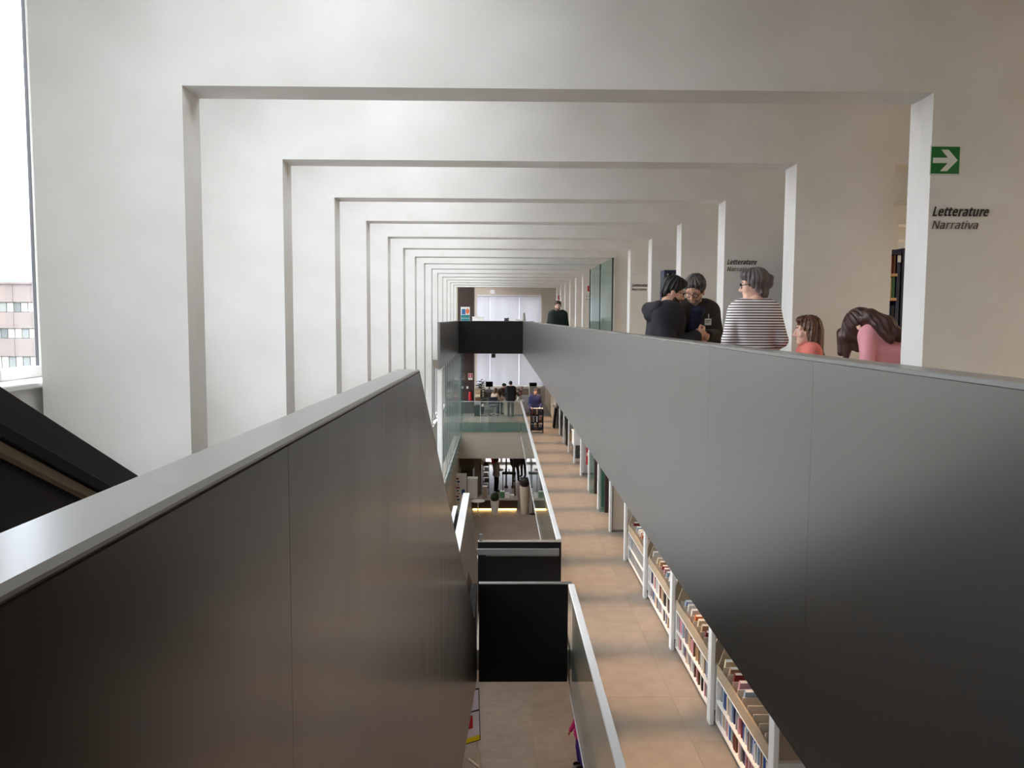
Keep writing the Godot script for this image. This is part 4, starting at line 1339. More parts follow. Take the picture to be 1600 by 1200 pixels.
func build_ground_level() -> void:
	struct("wall_lower", MB.new().bx(-2.0, -1.8, 5.36, HG, 24.75, 40.0), M.beige, "beige wall under the left glass wall on the ground floor")
	# coffee table
	var o := thing("coffee_table", "small round white table with a four toed foot on the ground floor", "table", P(-0.83, HG, 34.6))
	part("tabletop", MB.new().lathe([Vector2(0, 0), Vector2(0.28, 0), Vector2(0.3, 0.012), Vector2(0.29, 0.028), Vector2(0, 0.028)], P(-0.83, 7.72, 34.6), 24), M.paper, o)
	part("pillar", MB.new().tube([P(-0.83, 7.72, 34.6), P(-0.83, 8.27, 34.6)], 0.025, 10), M.white_trim, o)
	for k in 4:
		var a := TAU * k / 4 + 0.5
		part("toe", MB.new().tube([P(-0.83, 8.26, 34.6), P(-0.83 + 0.26 * cos(a), 8.33, 34.6 + 0.26 * sin(a))], 0.022, 8, 0.014), M.white_trim, o)
	# two tapered planters with clipped balls
	var pot := [["short white tapered planter with a round dark clipped bush", -0.12, 34.8, 0.62, 0.11, 0.19, 0.19], ["tall beige tapered planter with a round dark clipped bush", 1.155, 35.0, 1.2, 0.15, 0.22, 0.23]]
	for k in 2:
		var p: Array = pot[k]
		var at := P(p[1], HG, p[2])
		o = thing("planter", p[0], "planter", at)
		part("pot", MB.new().lathe([Vector2(0, 0), Vector2(p[4], 0), Vector2(lerpf(p[4], p[5], 0.55), p[3] * 0.45), Vector2(p[5], p[3]), Vector2(p[5] - 0.02, p[3]), Vector2(p[5] - 0.03, p[3] - 0.04), Vector2(0, p[3] - 0.04)], at, 22), [M.paper, M.beige][k], o)
		var bush := MB.new()
		var q := RandomNumberGenerator.new()
		q.seed = 9 + k
		var c: Vector3 = at + Vector3.UP * (p[3] + p[6] * 0.75)
		bush.ball(c, Vector3.ONE * p[6] * 0.93, 18, 12)
		for j in 260:
			var dir := Vector3(q.randfn(), q.randfn(), q.randfn()).normalized()
			var s: Vector3 = dir.cross(Vector3(q.randfn(), q.randfn(), q.randfn())).normalized() * 0.022
			var e: Vector3 = c + dir * p[6] * 0.9
			bush.tri(e - s, e + s, e + dir * 0.03 + s.cross(dir) * 0.8, dir)
		tag(part("clipped_bush", bush, [M.leaf, M.leaf_dark][k], o), "", "", "", "stuff")
	# counter with the light strip under it
	o = thing("counter", "dark brown counter with a glowing strip along its foot on the ground floor", "counter", P(-0.13, HG, 35.9))
	part("front", MB.new().bx(-1.12, 0.86, 7.9, 8.26, 35.6, 35.66, 0.004), M.brown_dark, o)
	part("top", MB.new().bx(-1.14, 0.88, 7.85, 7.9, 35.55, 36.3, 0.005), M.taupe, o)
	part("side", MB.new().bx(0.82, 0.86, 7.9, 8.3, 35.66, 36.25), M.brown_dark, o)
	part("side", MB.new().bx(-1.12, -1.08, 7.9, 8.3, 35.66, 36.25), M.brown_dark, o)
	var strip := mat(c8(255, 240, 200), 0.6)
	strip.emission_enabled = true
	strip.emission = Color(1.0, 0.95, 0.8)
	strip.emission_energy_multiplier = 0.95
	part("light_strip", MB.new().bx(-1.08, 0.82, 8.27, 8.34, 35.62, 35.64), strip, o, "warm glowing light strip")
	var al := AreaLight3D.new()
	al.name = "strip_light"
	al.area_size = Vector2(1.9, 0.06)
	al.light_color = Color(1.0, 0.8, 0.45)
	al.light_energy = 0.5
	al.area_range = 30.0
	al.shadow_enabled = true
	al.position = P(-0.13, 8.3, 35.58)
	add_child(al)
	for k in 4:
		var x: float = [0.2, 0.42, 0.62, -0.55][k]
		o = thing("box", ["green box on the brown counter", "white carton on the brown counter, right of the green box", "beige tray of leaflets at the right end of the brown counter", "tan box stacked at the left of the brown counter"][k], "box", P(x, 7.85, 35.9))
		part("body", MB.new().bx(x - 0.1, x + 0.09, 7.85 - [0.28, 0.2, 0.12, 0.5][k], 7.849, 35.8, 36.0, 0.006), [mat(c8(66, 130, 84), 0.6), M.paper, M.beige, M.tan][k], o)
		part("lid", MB.new().bx(x - 0.105, x + 0.095, 7.83 - [0.28, 0.2, 0.12, 0.5][k], 7.85 - [0.28, 0.2, 0.12, 0.5][k], 35.795, 36.005, 0.003), M.paper, o)
	# left: poster, white block, olive cabinets
	o = thing("poster_stand", "white poster panel with red and purple print at the left ground floor wall", "poster", P(-1.57, HG, 35.5))
	part("board", MB.new().bx(-1.8, -1.34, 6.7, 8.3, 35.5, 35.54, 0.004), M.paper, o)
	part("foot", MB.new().bx(-1.78, -1.36, 8.3, HG, 35.4, 35.65, 0.004), M.frame, o)
	for k in 9:
		part("print", MB.new().bx(-1.79 + 0.03 * (k % 3), -1.68 + 0.04 * (k % 2), 6.9 + k * 0.13, 6.97 + k * 0.13, 35.494, 35.5), book_mat(["dark red", "navy", "pink"][k % 3]), o)
	part("print", MB.new().bx(-1.56, -1.42, 7.4, 7.62, 35.494, 35.5), book_mat("blue"), o, "blue square")
	o = thing("pedestal", "plain white block beside the white poster panel", "pedestal", P(-1.1, HG, 35.4))
	part("body", MB.new().bx(-1.32, -0.88, 7.0, 7.849, 35.7, 36.2, 0.006), M.paper, o)
	part("top", MB.new().bx(-1.33, -0.87, 6.97, 7.0, 35.69, 36.21, 0.004), M.white_trim, o)
	part("skirt", MB.new().bx(-1.3, -1.15, 7.85, HG, 35.75, 36.15), M.paper, o)
	o = thing("cabinet", "olive wall cabinet high at the left of the entrance", "cabinet", P(-1.45, 7.1, 39.0))
	part("body", MB.new().bx(-1.78, -1.12, 6.42, 7.1, 38.9, 39.4, 0.006), mat(c8(112, 104, 80), 0.7), o)
	part("door", MB.new().bx(-1.76, -1.46, 6.44, 7.08, 38.885, 38.9, 0.004).bx(-1.44, -1.14, 6.44, 7.08, 38.885, 38.9, 0.004), mat(c8(116, 108, 84), 0.7), o)
	part("lower", MB.new().bx(-1.75, -1.2, 7.2, HG, 39.1, 39.5), mat(c8(92, 88, 72), 0.8), o)
	o = thing("tall_cabinet", "tall tan cabinet left of the bright entrance", "cabinet", P(-0.95, HG, 39.3))
	part("body", MB.new().bx(-1.1, -0.78, 6.42, HG, 39.0, 39.5, 0.006), mat(c8(150, 142, 118), 0.7), o)
	var td := part("door", MB.new().bx(-1.09, -0.79, 6.5, 8.3, 38.985, 39.0, 0.004), mat(c8(150, 142, 118), 0.7), o)
	part("handle", MB.new().bx(-0.84, -0.82, 6.9, 7.2, 38.965, 38.985), M.black, td)
	o = thing("display_rack", "dark wire rack with leaflets beside the bright entrance", "rack", P(-0.55, HG, 38.9))
	for x in [-0.7, -0.42]:
		part("upright", MB.new().tube([P(x, 6.75, 38.9), P(x, HG, 38.9)], 0.014, 6), M.black, o)
	for k in 5:
		part("tray", MB.new().bx(-0.7, -0.42, 6.95 + k * 0.26, 6.97 + k * 0.26, 38.8, 39.0), M.black, o)
		part("leaflets", MB.new().tb(Transform3D(Basis(Vector3.RIGHT, -0.2), P(-0.56 + 0.03 * (k % 2), 6.87 + k * 0.26, 38.9)), Vector3(0.2, 0.16, 0.03)), book_mat(["black", "white", "tan", "brown", "grey"][k]), o)
	# entrance: glass doors in the end wall
	o = Node3D.new()
	o.name = "door_1"
	o.position = P(0.7, HG, 47.1)
	add_child(o)
	tag(o, "bright glazed entrance doors at the end of the ground floor", "", "", "structure")
	for k in 3:
		var x0 := -0.75 + k * 0.95
		var leaf := part("door_leaf", MB.new().bx(x0, x0 + 0.06, 6.0, HG, 47.05, 47.12).bx(x0 + 0.89, x0 + 0.95, 6.0, HG, 47.05, 47.12).bx(x0 + 0.06, x0 + 0.89, 6.0, 6.08, 47.05, 47.12).bx(x0 + 0.06, x0 + 0.89, 8.2, HG, 47.05, 47.12), M.frame, o)
		part("pane", MB.new().bx(x0 + 0.06, x0 + 0.89, 6.08, 8.2, 47.08, 47.086), M.pane, leaf)
		part("handle", MB.new().tube([P(x0 + 0.8, 7.1, 47.02), P(x0 + 0.8, 7.5, 47.02)], 0.014, 6), M.chrome, leaf)
	o = thing("banner", "crimson cloth banner hanging at the entrance", "banner", P(-0.25, 6.4, 41.0))
	var bp := PackedVector2Array()
	for p in [[-0.6, 6.4], [0.02, 6.4], [-0.1, 7.1], [-0.22, 7.62], [-0.34, 7.0]]: bp.push_back(Vector2(p[0], E - p[1]))
	part("cloth", MB.new().prism(bp, "z", -41.02, -41.0), mat(c8(190, 24, 60), 0.8), o)
	part("pole", MB.new().tube([P(-0.65, 6.4, 41.01), P(0.1, 6.4, 41.01)], 0.015, 6), M.black, o)
	o = thing("banner", "red cloth hem", "banner", P(0, 0, 0)) if false else null
	for k in 2:
		var x: float = [0.42, 0.75][k]
		o = thing("turnstile", "dark security gate post at the entrance, %s one" % ["left", "right"][k], "gate", P(x, HG, 40.6))
		part("post", MB.new().bx(x - 0.04, x + 0.04, 6.95, HG - 0.03, 40.5, 40.8, 0.02), M.frame_dark, o)
		part("base", MB.new().bx(x - 0.09, x + 0.09, HG - 0.03, HG, 40.4, 40.9, 0.008), M.black, o)
	o = thing("display_table", "dark display table with open books at the entrance", "table", P(0.55, HG, 38.3))
	part("top", MB.new().bx(0.2, 0.85, 7.2, 7.24, 38.1, 38.6, 0.005), M.black, o)
	for x in [0.24, 0.81]:
		for z in [38.15, 38.55]:
			part("leg", MB.new().tube([P(x, 7.24, z), P(x, HG, z)], 0.018, 6), M.black, o)
	for k in 3:
		book("%s book standing on the dark display table at the entrance" % ["brown", "grey", "green"][k], "books on the entrance display table", ["brown", "grey", "green"][k], P(0.35 + k * 0.18, 7.199, 38.25), PI / 2, 1 + k)
	o = thing("barrier_post", "slim dark barrier post with a heavy foot by the tall planter", "post", P(1.5, HG, 34.9))
	part("pole", MB.new().tube([P(1.5, 7.5, 34.9), P(1.5, 8.3, 34.9)], 0.022, 8), M.frame_dark, o)
	part("foot", MB.new().lathe([Vector2(0, 0), Vector2(0.15, 0), Vector2(0.14, 0.03), Vector2(0.03, 0.06), Vector2(0, 0.06)], P(1.5, HG, 34.9), 14), M.brown_dark, o)
	# sign stand under the stairs
	var at := P(-0.47, HG, 14.85)
	o = thing("sign_stand", "portrait poster in a black frame on a wooden stand under the stairs", "sign", at)
	var b := Transform3D(Basis(Vector3.UP, 0.55) * Basis(Vector3.RIGHT, -0.06), P(-0.58, 7.36, 14.82))
	var put := func(x: float, y: float, z: float, w: float, h: float, t: float, e := 0.0) -> MB: return MB.new().tb(b * Transform3D(Basis.IDENTITY, Vector3(x, y, z)), Vector3(w, h, t), e)
	part("frame", put.call(0, 0, 0, 0.6, 0.98, 0.03, 0.004), M.black, o, "black frame")
	var po := part("poster", put.call(0, 0.0, 0.016, 0.56, 0.94, 0.004), mat(c8(232, 230, 242), 0.5), o)
	part("yellow_band", put.call(0, -0.425, 0.0185, 0.56, 0.09, 0.002), mat(c8(238, 222, 20), 0.5), po, "yellow band at the bottom")
	part("cross_bar", put.call(0, 0.09, 0.02, 0.58, 0.022, 0.012), M.black, o)
	part("red_print", put.call(0.04, -0.1, 0.019, 0.2, 0.24, 0.002), mat(c8(178, 22, 40), 0.5), po, "red figure")
	part("red_print", put.call(0.06, 0.33, 0.019, 0.16, 0.16, 0.002), mat(c8(178, 22, 40), 0.5), po, "red figure")
	part("blue_print", put.call(0.08, 0.2, 0.019, 0.12, 0.1, 0.002), mat(c8(150, 180, 214), 0.5), po, "pale blue figure")
	var wood := mat(c8(200, 178, 152), 0.6)
	for x in [-0.22, 0.22]:
		var top: Vector3 = b * Vector3(x, -0.4, -0.03)
		var foot: Vector3 = Vector3(top.x, E - HG + 0.03, top.z) + b.basis * Vector3(0, 0, 0.16)
		part("leg", MB.new().tube([top, foot], 0.018, 6), wood, o)
		part("runner", MB.new().tube([foot, foot + b.basis * Vector3(0, 0, -0.42)], 0.022, 6), wood, o)
	part("front_bar", MB.new().tube([Vector3((b * Vector3(-0.22, 0, 0)).x, E - HG + 0.03, (b * Vector3(-0.22, 0, 0.16)).z), Vector3((b * Vector3(0.22, 0, 0)).x, E - HG + 0.03, (b * Vector3(0.22, 0, 0.16)).z)], 0.02, 6), wood, o)


func build_lamps() -> void:
	# recessed downlights under the upper slab: warm pools along the first floor walkway
	for n in range(-1, 16):
		var at := P(1.9, 1.5, D1 + S * n + 1.22)
		var o := thing("downlight", "round warm downlight in the slab above the walkway, %s from the near end" % ordinal(n + 2), "light", at, "downlights above the walkway")
		part("ring", MB.new().lathe([Vector2(0.07, -0.002), Vector2(0.1, -0.01), Vector2(0.1, 0.0)], at, 18), M.frame, o)
		part("lamp_disc", MB.new().lathe([Vector2(0.0, -0.006), Vector2(0.07, -0.006)], at, 18), M.lamp, o)
		var l := SpotLight3D.new()
		l.name = numbered("downlight_beam")
		l.position = at - Vector3(0, 0.03, 0)
		l.rotation = Vector3(-PI / 2, 0, 0)
		l.light_color = Color(1.0, 0.8, 0.61)
		l.light_energy = DOWN_E
		l.light_size = 0.07
		l.spot_angle = 21.5
		l.spot_angle_attenuation = 0.8
		l.spot_range = 20.0
		l.spot_attenuation = 2.0
		l.shadow_enabled = true
		add_child(l)
	# warm ceiling panels over the reading rooms, right of the frames
	for n in range(-2, 15):
		var at := P(5.9, -1.0, D1 + S * n - 1.0)
		var o := thing("pendant_light", "flat warm pendant light in the right hand reading room, %s from the near end" % ordinal(n + 3), "light", at, "pendant lights of the reading room")
		part("housing", MB.new().bx(5.25, 6.55, -1.03, -1.0, D1 + S * n - 1.2, D1 + S * n - 0.8, 0.004), M.frame, o)
		part("lamp_panel", MB.new().bx(5.3, 6.5, -1.0, -0.996, D1 + S * n - 1.15, D1 + S * n - 0.85), M.lamp, o)
		for x in [5.4, 6.4]:
			part("cable", MB.new().tube([P(x, -1.03, D1 + S * n - 1.0), P(x, -2.4, D1 + S * n - 1.0)], 0.006, 5), M.frame, o)
		var l := AreaLight3D.new()
		l.name = numbered("aisle_light")
		l.area_size = Vector2(1.2, 0.3)
		l.position = at - Vector3(0, 0.045, 0)
		l.rotation = Vector3(-PI / 2, 0, 0)
		l.light_color = Color(1.0, 0.88, 0.74)
		l.light_energy = AISLE_E
		l.area_range = 30.0
		l.shadow_enabled = true
		add_child(l)
	# warm panels over the ground floor, under the first slab and under the far slab
	for k in 5:
		var at := P([2.2, 2.2, 2.2, 2.2, 2.6][k], [5.36, 5.36, 5.36, 5.36, 6.39][k], [10.0, 16.0, 22.0, 30.0, 40.5][k])
		var o := thing("ceiling_light", "flat warm light on the ground floor ceiling, %s from the near end" % ordinal(k + 1), "light", at, "ceiling lights of the ground floor")
		part("housing", MB.new().bx(at.x - 0.62, at.x + 0.62, E - at.y, E - at.y + 0.03, -at.z - 0.16, -at.z + 0.16, 0.004), M.frame, o)
		part("lamp_panel", MB.new().bx(at.x - 0.6, at.x + 0.6, E - at.y + 0.03, E - at.y + 0.034, -at.z - 0.14, -at.z + 0.14), M.lamp, o)
		var l := AreaLight3D.new()
		l.name = numbered("ground_light")
		l.area_size = Vector2(1.2, 0.3)
		l.position = at - Vector3(0, 0.04, 0)
		l.rotation = Vector3(-PI / 2, 0, 0)
		l.light_color = Color(1.0, 0.8, 0.62)
		l.light_energy = GROUND_E
		l.area_range = 30.0
		l.shadow_enabled = true
		add_child(l)


const DOWN_E := 10.0
const AISLE_E := 4.2
const GROUND_E := 2.6


# A person: one continuous skin mesh (body, head, hands) with clothes and hair as parts.
# at = between the feet, turn = the way the body faces (0 = towards +z); j = joints that differ, in local metres.
func person(label: String, at: Vector3, turn: float, sp: Dictionary) -> void:
	var o := thing("person", label, "person", at)
	o.rotation.y = turn
	var s: float = sp.get("h", 1.7) / 1.7
	var fine: bool = sp.get("fine", false)
	var cell: float = sp.get("cell", 0.015 if fine else 0.024)
	var J := {"pel": Vector3(0, 0.95, 0), "neck": Vector3(0, 1.425, -0.01), "shL": Vector3(0.165, 1.375, -0.01), "shR": Vector3(-0.165, 1.375, -0.01), "elL": Vector3(0.225, 1.1, -0.03), "elR": Vector3(-0.225, 1.1, -0.03), "wrL": Vector3(0.22, 0.86, 0.06), "wrR": Vector3(-0.22, 0.86, 0.06), "hiL": Vector3(0.085, 0.91, 0), "hiR": Vector3(-0.085, 0.91, 0), "knL": Vector3(0.095, 0.5, 0.02), "knR": Vector3(-0.095, 0.5, 0.02), "anL": Vector3(0.1, 0.085, -0.02), "anR": Vector3(-0.1, 0.085, -0.02)}
	for k in J: J[k] *= s
	var over: Dictionary = sp.get("j", {})
	for k in over: J[k] = over[k]
	var hs: float = sp.get("hs", 1.0)
	var hb := Basis.from_euler(sp.get("face", Vector3.ZERO), EULER_ORDER_YXZ)
	var hc: Vector3 = J.get("head", (J.neck as Vector3) + Vector3(0, 0.155, 0.025) * s)
	var H := Transform3D(hb.scaled(Vector3.ONE * hs) if hs != 1.0 else hb, hc)
	var at_h := func(x: float, y: float, z: float) -> Vector3: return H * Vector3(x, y, z)
	var lx: Vector3 = ((J.shL as Vector3) - (J.shR as Vector3)).normalized()
	var pel: Vector3 = J.pel
	var neck: Vector3 = J.neck
	var lo := Vector3.ONE * 9.0
	var hi := -lo
	for k in J:
		lo = lo.min(J[k])
		hi = hi.max(J[k])
	lo -= Vector3(0.16, 0.1, 0.2)
	hi += Vector3(0.16, 0.1, 0.22)
	var wide: float = sp.get("wide", 1.0)
	var torso := func(f: Field, add: float, from: float) -> void:
		for q in [[-0.1, 0.085, 0.102], [0.12, 0.08, 0.096], [0.35, 0.068, 0.09], [0.6, 0.085, 0.1], [0.82, 0.1, 0.085]]:
			if q[0] < from: continue
			var c: Vector3 = pel + (neck - pel) * (q[0] as float)
			var w: float = q[1] * s * wide
			f.seg(c - lx * w, c + lx * w, q[2] * s * wide + add, q[2] * s * wide + add, 0.07 * s)
		f.seg((J.shL as Vector3) * 0.93 + neck * 0.07 - Vector3(0, 0.01, 0), (J.shR as Vector3) * 0.93 + neck * 0.07 - Vector3(0, 0.01, 0), 0.055 * s + add, 0.055 * s + add, 0.06 * s)
		f.seg(neck - Vector3(0, 0.03, 0) * s, neck + (J.shL as Vector3 - neck) * 0.6, 0.055 * s + add * 0.6, 0.05 * s + add, 0.05 * s)
		f.seg(neck - Vector3(0, 0.03, 0) * s, neck + (J.shR as Vector3 - neck) * 0.6, 0.055 * s + add * 0.6, 0.05 * s + add, 0.05 * s)
	var arms := func(f: Field, add: float, share: float) -> void:
		for e in ["L", "R"]:
			var sh: Vector3 = J["sh" + e]
			var el: Vector3 = J["el" + e]
			var wr: Vector3 = J["wr" + e]
			f.seg(sh, el, 0.053 * s + add, 0.042 * s + add, 0.018 * s)
			f.seg(el, el + (wr - el) * share, 0.041 * s + add, lerpf(0.041, 0.027, share) * s + add, 0.018 * s)
	var legs := func(f: Field, add: float, share: float) -> void:
		for e in ["L", "R"]:
			f.seg(J["hi" + e], J["kn" + e], 0.078 * s + add, 0.053 * s + add, 0.04 * s)
			var kn: Vector3 = J["kn" + e]
			var an: Vector3 = J["an" + e]
			f.seg(kn, kn + (an - kn) * share, 0.053 * s + add, lerpf(0.053, 0.04, share) * s + add, 0.03 * s)
	# skin
	var skin := MB.new()
	var f := Field.new(lo, hi, cell)
	torso.call(f, 0.0, -1.0)
	arms.call(f, 0.0, 1.0)
	legs.call(f, 0.0, 1.0)
	f.seg(neck - Vector3(0, 0.04, 0) * s, hc + hb * Vector3(0, -0.07, -0.015) * hs, 0.054 * s, 0.05 * s, 0.03)
	for e in ["L", "R"]:
		var an: Vector3 = J["an" + e]
		f.seg(an, Vector3(an.x * 1.1, 0.035 * s, an.z + 0.14 * s), 0.036 * s, 0.028 * s, 0.02)
	f.emit(skin)
	var hcell := 0.0045 if fine else 0.009
	f = Field.new(hc - Vector3.ONE * 0.17, hc + Vector3.ONE * 0.17, hcell)
	var sub := func(c: Vector3) -> Transform3D: return Transform3D(H.basis, H * c)
	f.ell(sub.call(Vector3(0, 0.03, -0.012)), Vector3(0.074, 0.092, 0.092) * hs, 0.02)
	f.ell(sub.call(Vector3(0, -0.04, 0.022)), Vector3(0.058, 0.078, 0.066) * hs, 0.03)
	f.seg(at_h.call(-0.018, -0.098, 0.058), at_h.call(0.018, -0.098, 0.058), 0.02 * hs, 0.02 * hs, 0.03)
	f.seg(hc + hb * Vector3(0, -0.06, -0.02) * hs, hc + hb * Vector3(0, -0.15, -0.03) * hs, 0.05 * s, 0.052 * s, 0.03)
	f.seg(at_h.call(0, 0.0, 0.086), at_h.call(0, -0.034, 0.102), 0.009 * hs, 0.014 * hs, 0.014)
	f.seg(at_h.call(-0.012, -0.04, 0.09), at_h.call(0.012, -0.04, 0.09), 0.009 * hs, 0.009 * hs, 0.008)
	f.seg(at_h.call(-0.05, 0.022, 0.066), at_h.call(0.05, 0.022, 0.066), 0.013 * hs, 0.013 * hs, 0.02)
	for e in [-1.0, 1.0]:
		f.ell(sub.call(Vector3(e * 0.031, 0.002, 0.09)), Vector3(0.016, 0.011, 0.012) * hs, 0.012, true)
		f.ell(sub.call(Vector3(e * 0.076, -0.012, -0.008)), Vector3(0.01, 0.032, 0.019) * hs, 0.006)
		f.ell(sub.call(Vector3(e * 0.04, -0.03, 0.06)), Vector3(0.022, 0.022, 0.022) * hs, 0.02)
	f.seg(at_h.call(-0.02, -0.064, 0.078), at_h.call(0.02, -0.064, 0.078), 0.008 * hs, 0.008 * hs, 0.006)
	f.seg(at_h.call(-0.017, -0.074, 0.076), at_h.call(0.017, -0.074, 0.076), 0.008 * hs, 0.008 * hs, 0.006)
	f.emit(skin)
	# hands: palm, four bent fingers, a thumb from the side of the palm
	for e in ["L", "R"]:
		var sg := 1.0 if e == "L" else -1.0
		var wr: Vector3 = J["wr" + e]
		var fd: Vector3 = sp.get("hand" + e, (wr - (J["el" + e] as Vector3)).normalized())
		var pn: Vector3 = sp.get("palm" + e, Vector3(-sg, 0, 0))
		pn = (pn - fd * pn.dot(fd)).normalized()
		var sd := fd.cross(pn).normalized() * sg      # towards the little finger
		if sp.has("thumb" + e) and sd.dot(sp["thumb" + e]) > 0: sd = -sd
		var curl: float = sp.get("curl", 0.5)
		var hf := Field.new(wr - Vector3.ONE * 0.2 * s, wr + Vector3.ONE * 0.2 * s, 0.005 if fine else 0.012)
		for q in 4:
			var x := (q - 1.5) * 0.02 * s
			var k0 := wr + fd * 0.085 * s + sd * x
			hf.seg(wr + fd * 0.01 * s + sd * x * 0.6, k0, 0.015 * s, 0.0125 * s, 0.015)
		for q in 4:
			var x := (q - 1.5) * 0.021 * s
			var ln: float = [0.07, 0.08, 0.075, 0.058][q] * s
			var p0 := wr + fd * 0.088 * s + sd * x
			var d1 := (fd * cos(curl) + pn * sin(curl)).normalized()
			var d2 := (fd * cos(curl * 2.2) + pn * sin(curl * 2.2)).normalized()
			var d3 := (fd * cos(curl * 3.0) + pn * sin(curl * 3.0)).normalized()
			var p1 := p0 + d1 * ln * 0.45
			var p2 := p1 + d2 * ln * 0.33
			hf.seg(p0, p1, 0.009 * s, 0.0085 * s, 0.004)
			hf.seg(p1, p2, 0.0085 * s, 0.008 * s, 0.004)
			hf.seg(p2, p2 + d3 * ln * 0.24, 0.008 * s, 0.007 * s, 0.004)
		var t0 := wr + fd * 0.03 * s - sd * 0.03 * s
		var t1 := t0 + (fd * 0.7 - sd * 0.5 + pn * 0.5).normalized() * 0.045 * s
		hf.seg(t0, t1, 0.014 * s, 0.0105 * s, 0.01)
		hf.seg(t1, t1 + (fd * 0.85 - sd * 0.1 + pn * 0.5).normalized() * 0.034 * s, 0.0105 * s, 0.0085 * s, 0.004)
		hf.emit(skin)
	var sk: StandardMaterial3D = sp.get("skin", M.skin)
	var add_part := func(called: String, m: MB, mt: Material, under := "") -> void:
		var p := MeshInstance3D.new()
		p.name = called
		p.mesh = m.mesh()
		p.mesh.surface_set_material(0, mt)
		(o.get_node(under) if under else o).add_child(p, true)
	add_part.call("body", skin, sk)
	# clothes
	var tadd: float = sp.get("tadd", 0.02)
	var top := MB.new()
	f = Field.new(lo - Vector3.ONE * 0.03, hi + Vector3.ONE * 0.03, cell)
	torso.call(f, tadd, -0.2)
	arms.call(f, tadd * 0.85, sp.get("sleeve", 0.97))
	if sp.get("hem", true):
		f.seg(pel - lx * 0.09 * s + Vector3(0, -0.1, 0) * s, pel + lx * 0.09 * s + Vector3(0, -0.1, 0) * s, 0.105 * s + tadd, 0.105 * s + tadd, 0.06)
	for q in sp.get("top_more", []):
		f.seg(q[0], q[1], q[2], q[3], 0.03)
	# the collar is open where the neck comes out
	f.ell(Transform3D(Basis.IDENTITY, neck + Vector3(0, 0.055, 0.012) * s), Vector3(0.07, 0.05, 0.07) * s, 0.012, true)
	f.emit(top)
	add_part.call(sp.get("top_name", "sweater"), top, sp.top)
	for q in sp.get("extra", []):      # [name, material, list of [a, b, ra, rb], cell]
		var em := MB.new()
		var elo := Vector3.ONE * 9.0
		var ehi := -elo
		for g in q[2]:
			for v in [g[0], g[1]]:
				elo = elo.min(v - Vector3.ONE * (maxf(g[2], g[3]) + 0.03))
				ehi = ehi.max(v + Vector3.ONE * (maxf(g[2], g[3]) + 0.03))
		var ef := Field.new(elo, ehi, q[3])
		for g in q[2]: ef.seg(g[0], g[1], g[2], g[3], 0.02)
		ef.emit(em)
		add_part.call(q[0], em, q[1])
	var bot := MB.new()
	f = Field.new(lo - Vector3.ONE * 0.03, Vector3(hi.x, pel.y + 0.2, hi.z) + Vector3.ONE * 0.03, cell * 1.2)
	legs.call(f, 0.016, 0.97)
	f.seg(pel - lx * 0.08 * s, pel + lx * 0.08 * s, 0.108 * s, 0.108 * s, 0.05)
	f.emit(bot)
	add_part.call("trousers", bot, sp.get("bottom", M.black))
	for e in ["L", "R"]:
		var an: Vector3 = J["an" + e]
		var sm := MB.new()
		f = Field.new(an - Vector3(0.1, 0.12, 0.12), an + Vector3(0.12, 0.1, 0.26), cell)
		f.seg(an + Vector3(0, -0.02, -0.01), Vector3(an.x * 1.1, an.y - 0.035 * s, an.z + 0.14 * s), 0.05 * s, 0.045 * s, 0.02)
		f.plane(an + Vector3(0, -0.08 * s, 0), Vector3.DOWN)
		f.emit(sm)
		add_part.call("shoe", sm, M.black)
	# hair: in the head's own axes, face towards +z
	var hair: Array = sp.get("hair", [])
	if hair.size():
		f = Field.new(hc - Vector3.ONE * sp.get("hair_room", 0.16), hc + Vector3.ONE * sp.get("hair_up", 0.16), sp.get("hair_cell", 0.0055 if fine else 0.01))
		for q in hair:
			if q[0] == "ell": f.ell(sub.call(q[1]), (q[2] as Vector3) * hs, 0.02)
			elif q[0] == "cut": f.ell(sub.call(q[1]), (q[2] as Vector3) * hs, 0.008, true)
			elif q[0] == "seg": f.seg(H * (q[1] as Vector3), H * (q[2] as Vector3), q[3] * hs, q[4] * hs, 0.018)
			elif q[0] == "loc": f.seg(q[1], q[2], q[3], q[4], 0.02)
		f.ridge(H, sp.get("ridge", 0.0035), sp.get("ridge_n", 17.0))
		var hm := MB.new()
		f.emit(hm)
		add_part.call("hair", hm, sp.hair_mat)
	if sp.has("beard"):
		var bm := MB.new()
		f = Field.new(hc - Vector3.ONE * 0.14, hc + Vector3.ONE * 0.14, 0.0055)
		f.ell(sub.call(Vector3(0, -0.045, 0.022)), Vector3(0.0605, 0.078, 0.069) * hs, 0.01)
		f.seg(at_h.call(-0.018, -0.1, 0.06), at_h.call(0.018, -0.1, 0.06), 0.0235 * hs, 0.0235 * hs, 0.02)
		f.ell(sub.call(Vector3(0, 0.005, 0.045)), Vector3(0.072, 0.058, 0.1) * hs, 0.01, true)
		f.ell(sub.call(Vector3(0, -0.068, 0.095)), Vector3(0.022, 0.013, 0.03) * hs, 0.006, true)
		f.ell(sub.call(Vector3(0, 0.0, -0.09)), Vector3(0.1, 0.2, 0.09) * hs, 0.006, true)
		f.emit(bm)
		add_part.call("beard", bm, sp.beard)
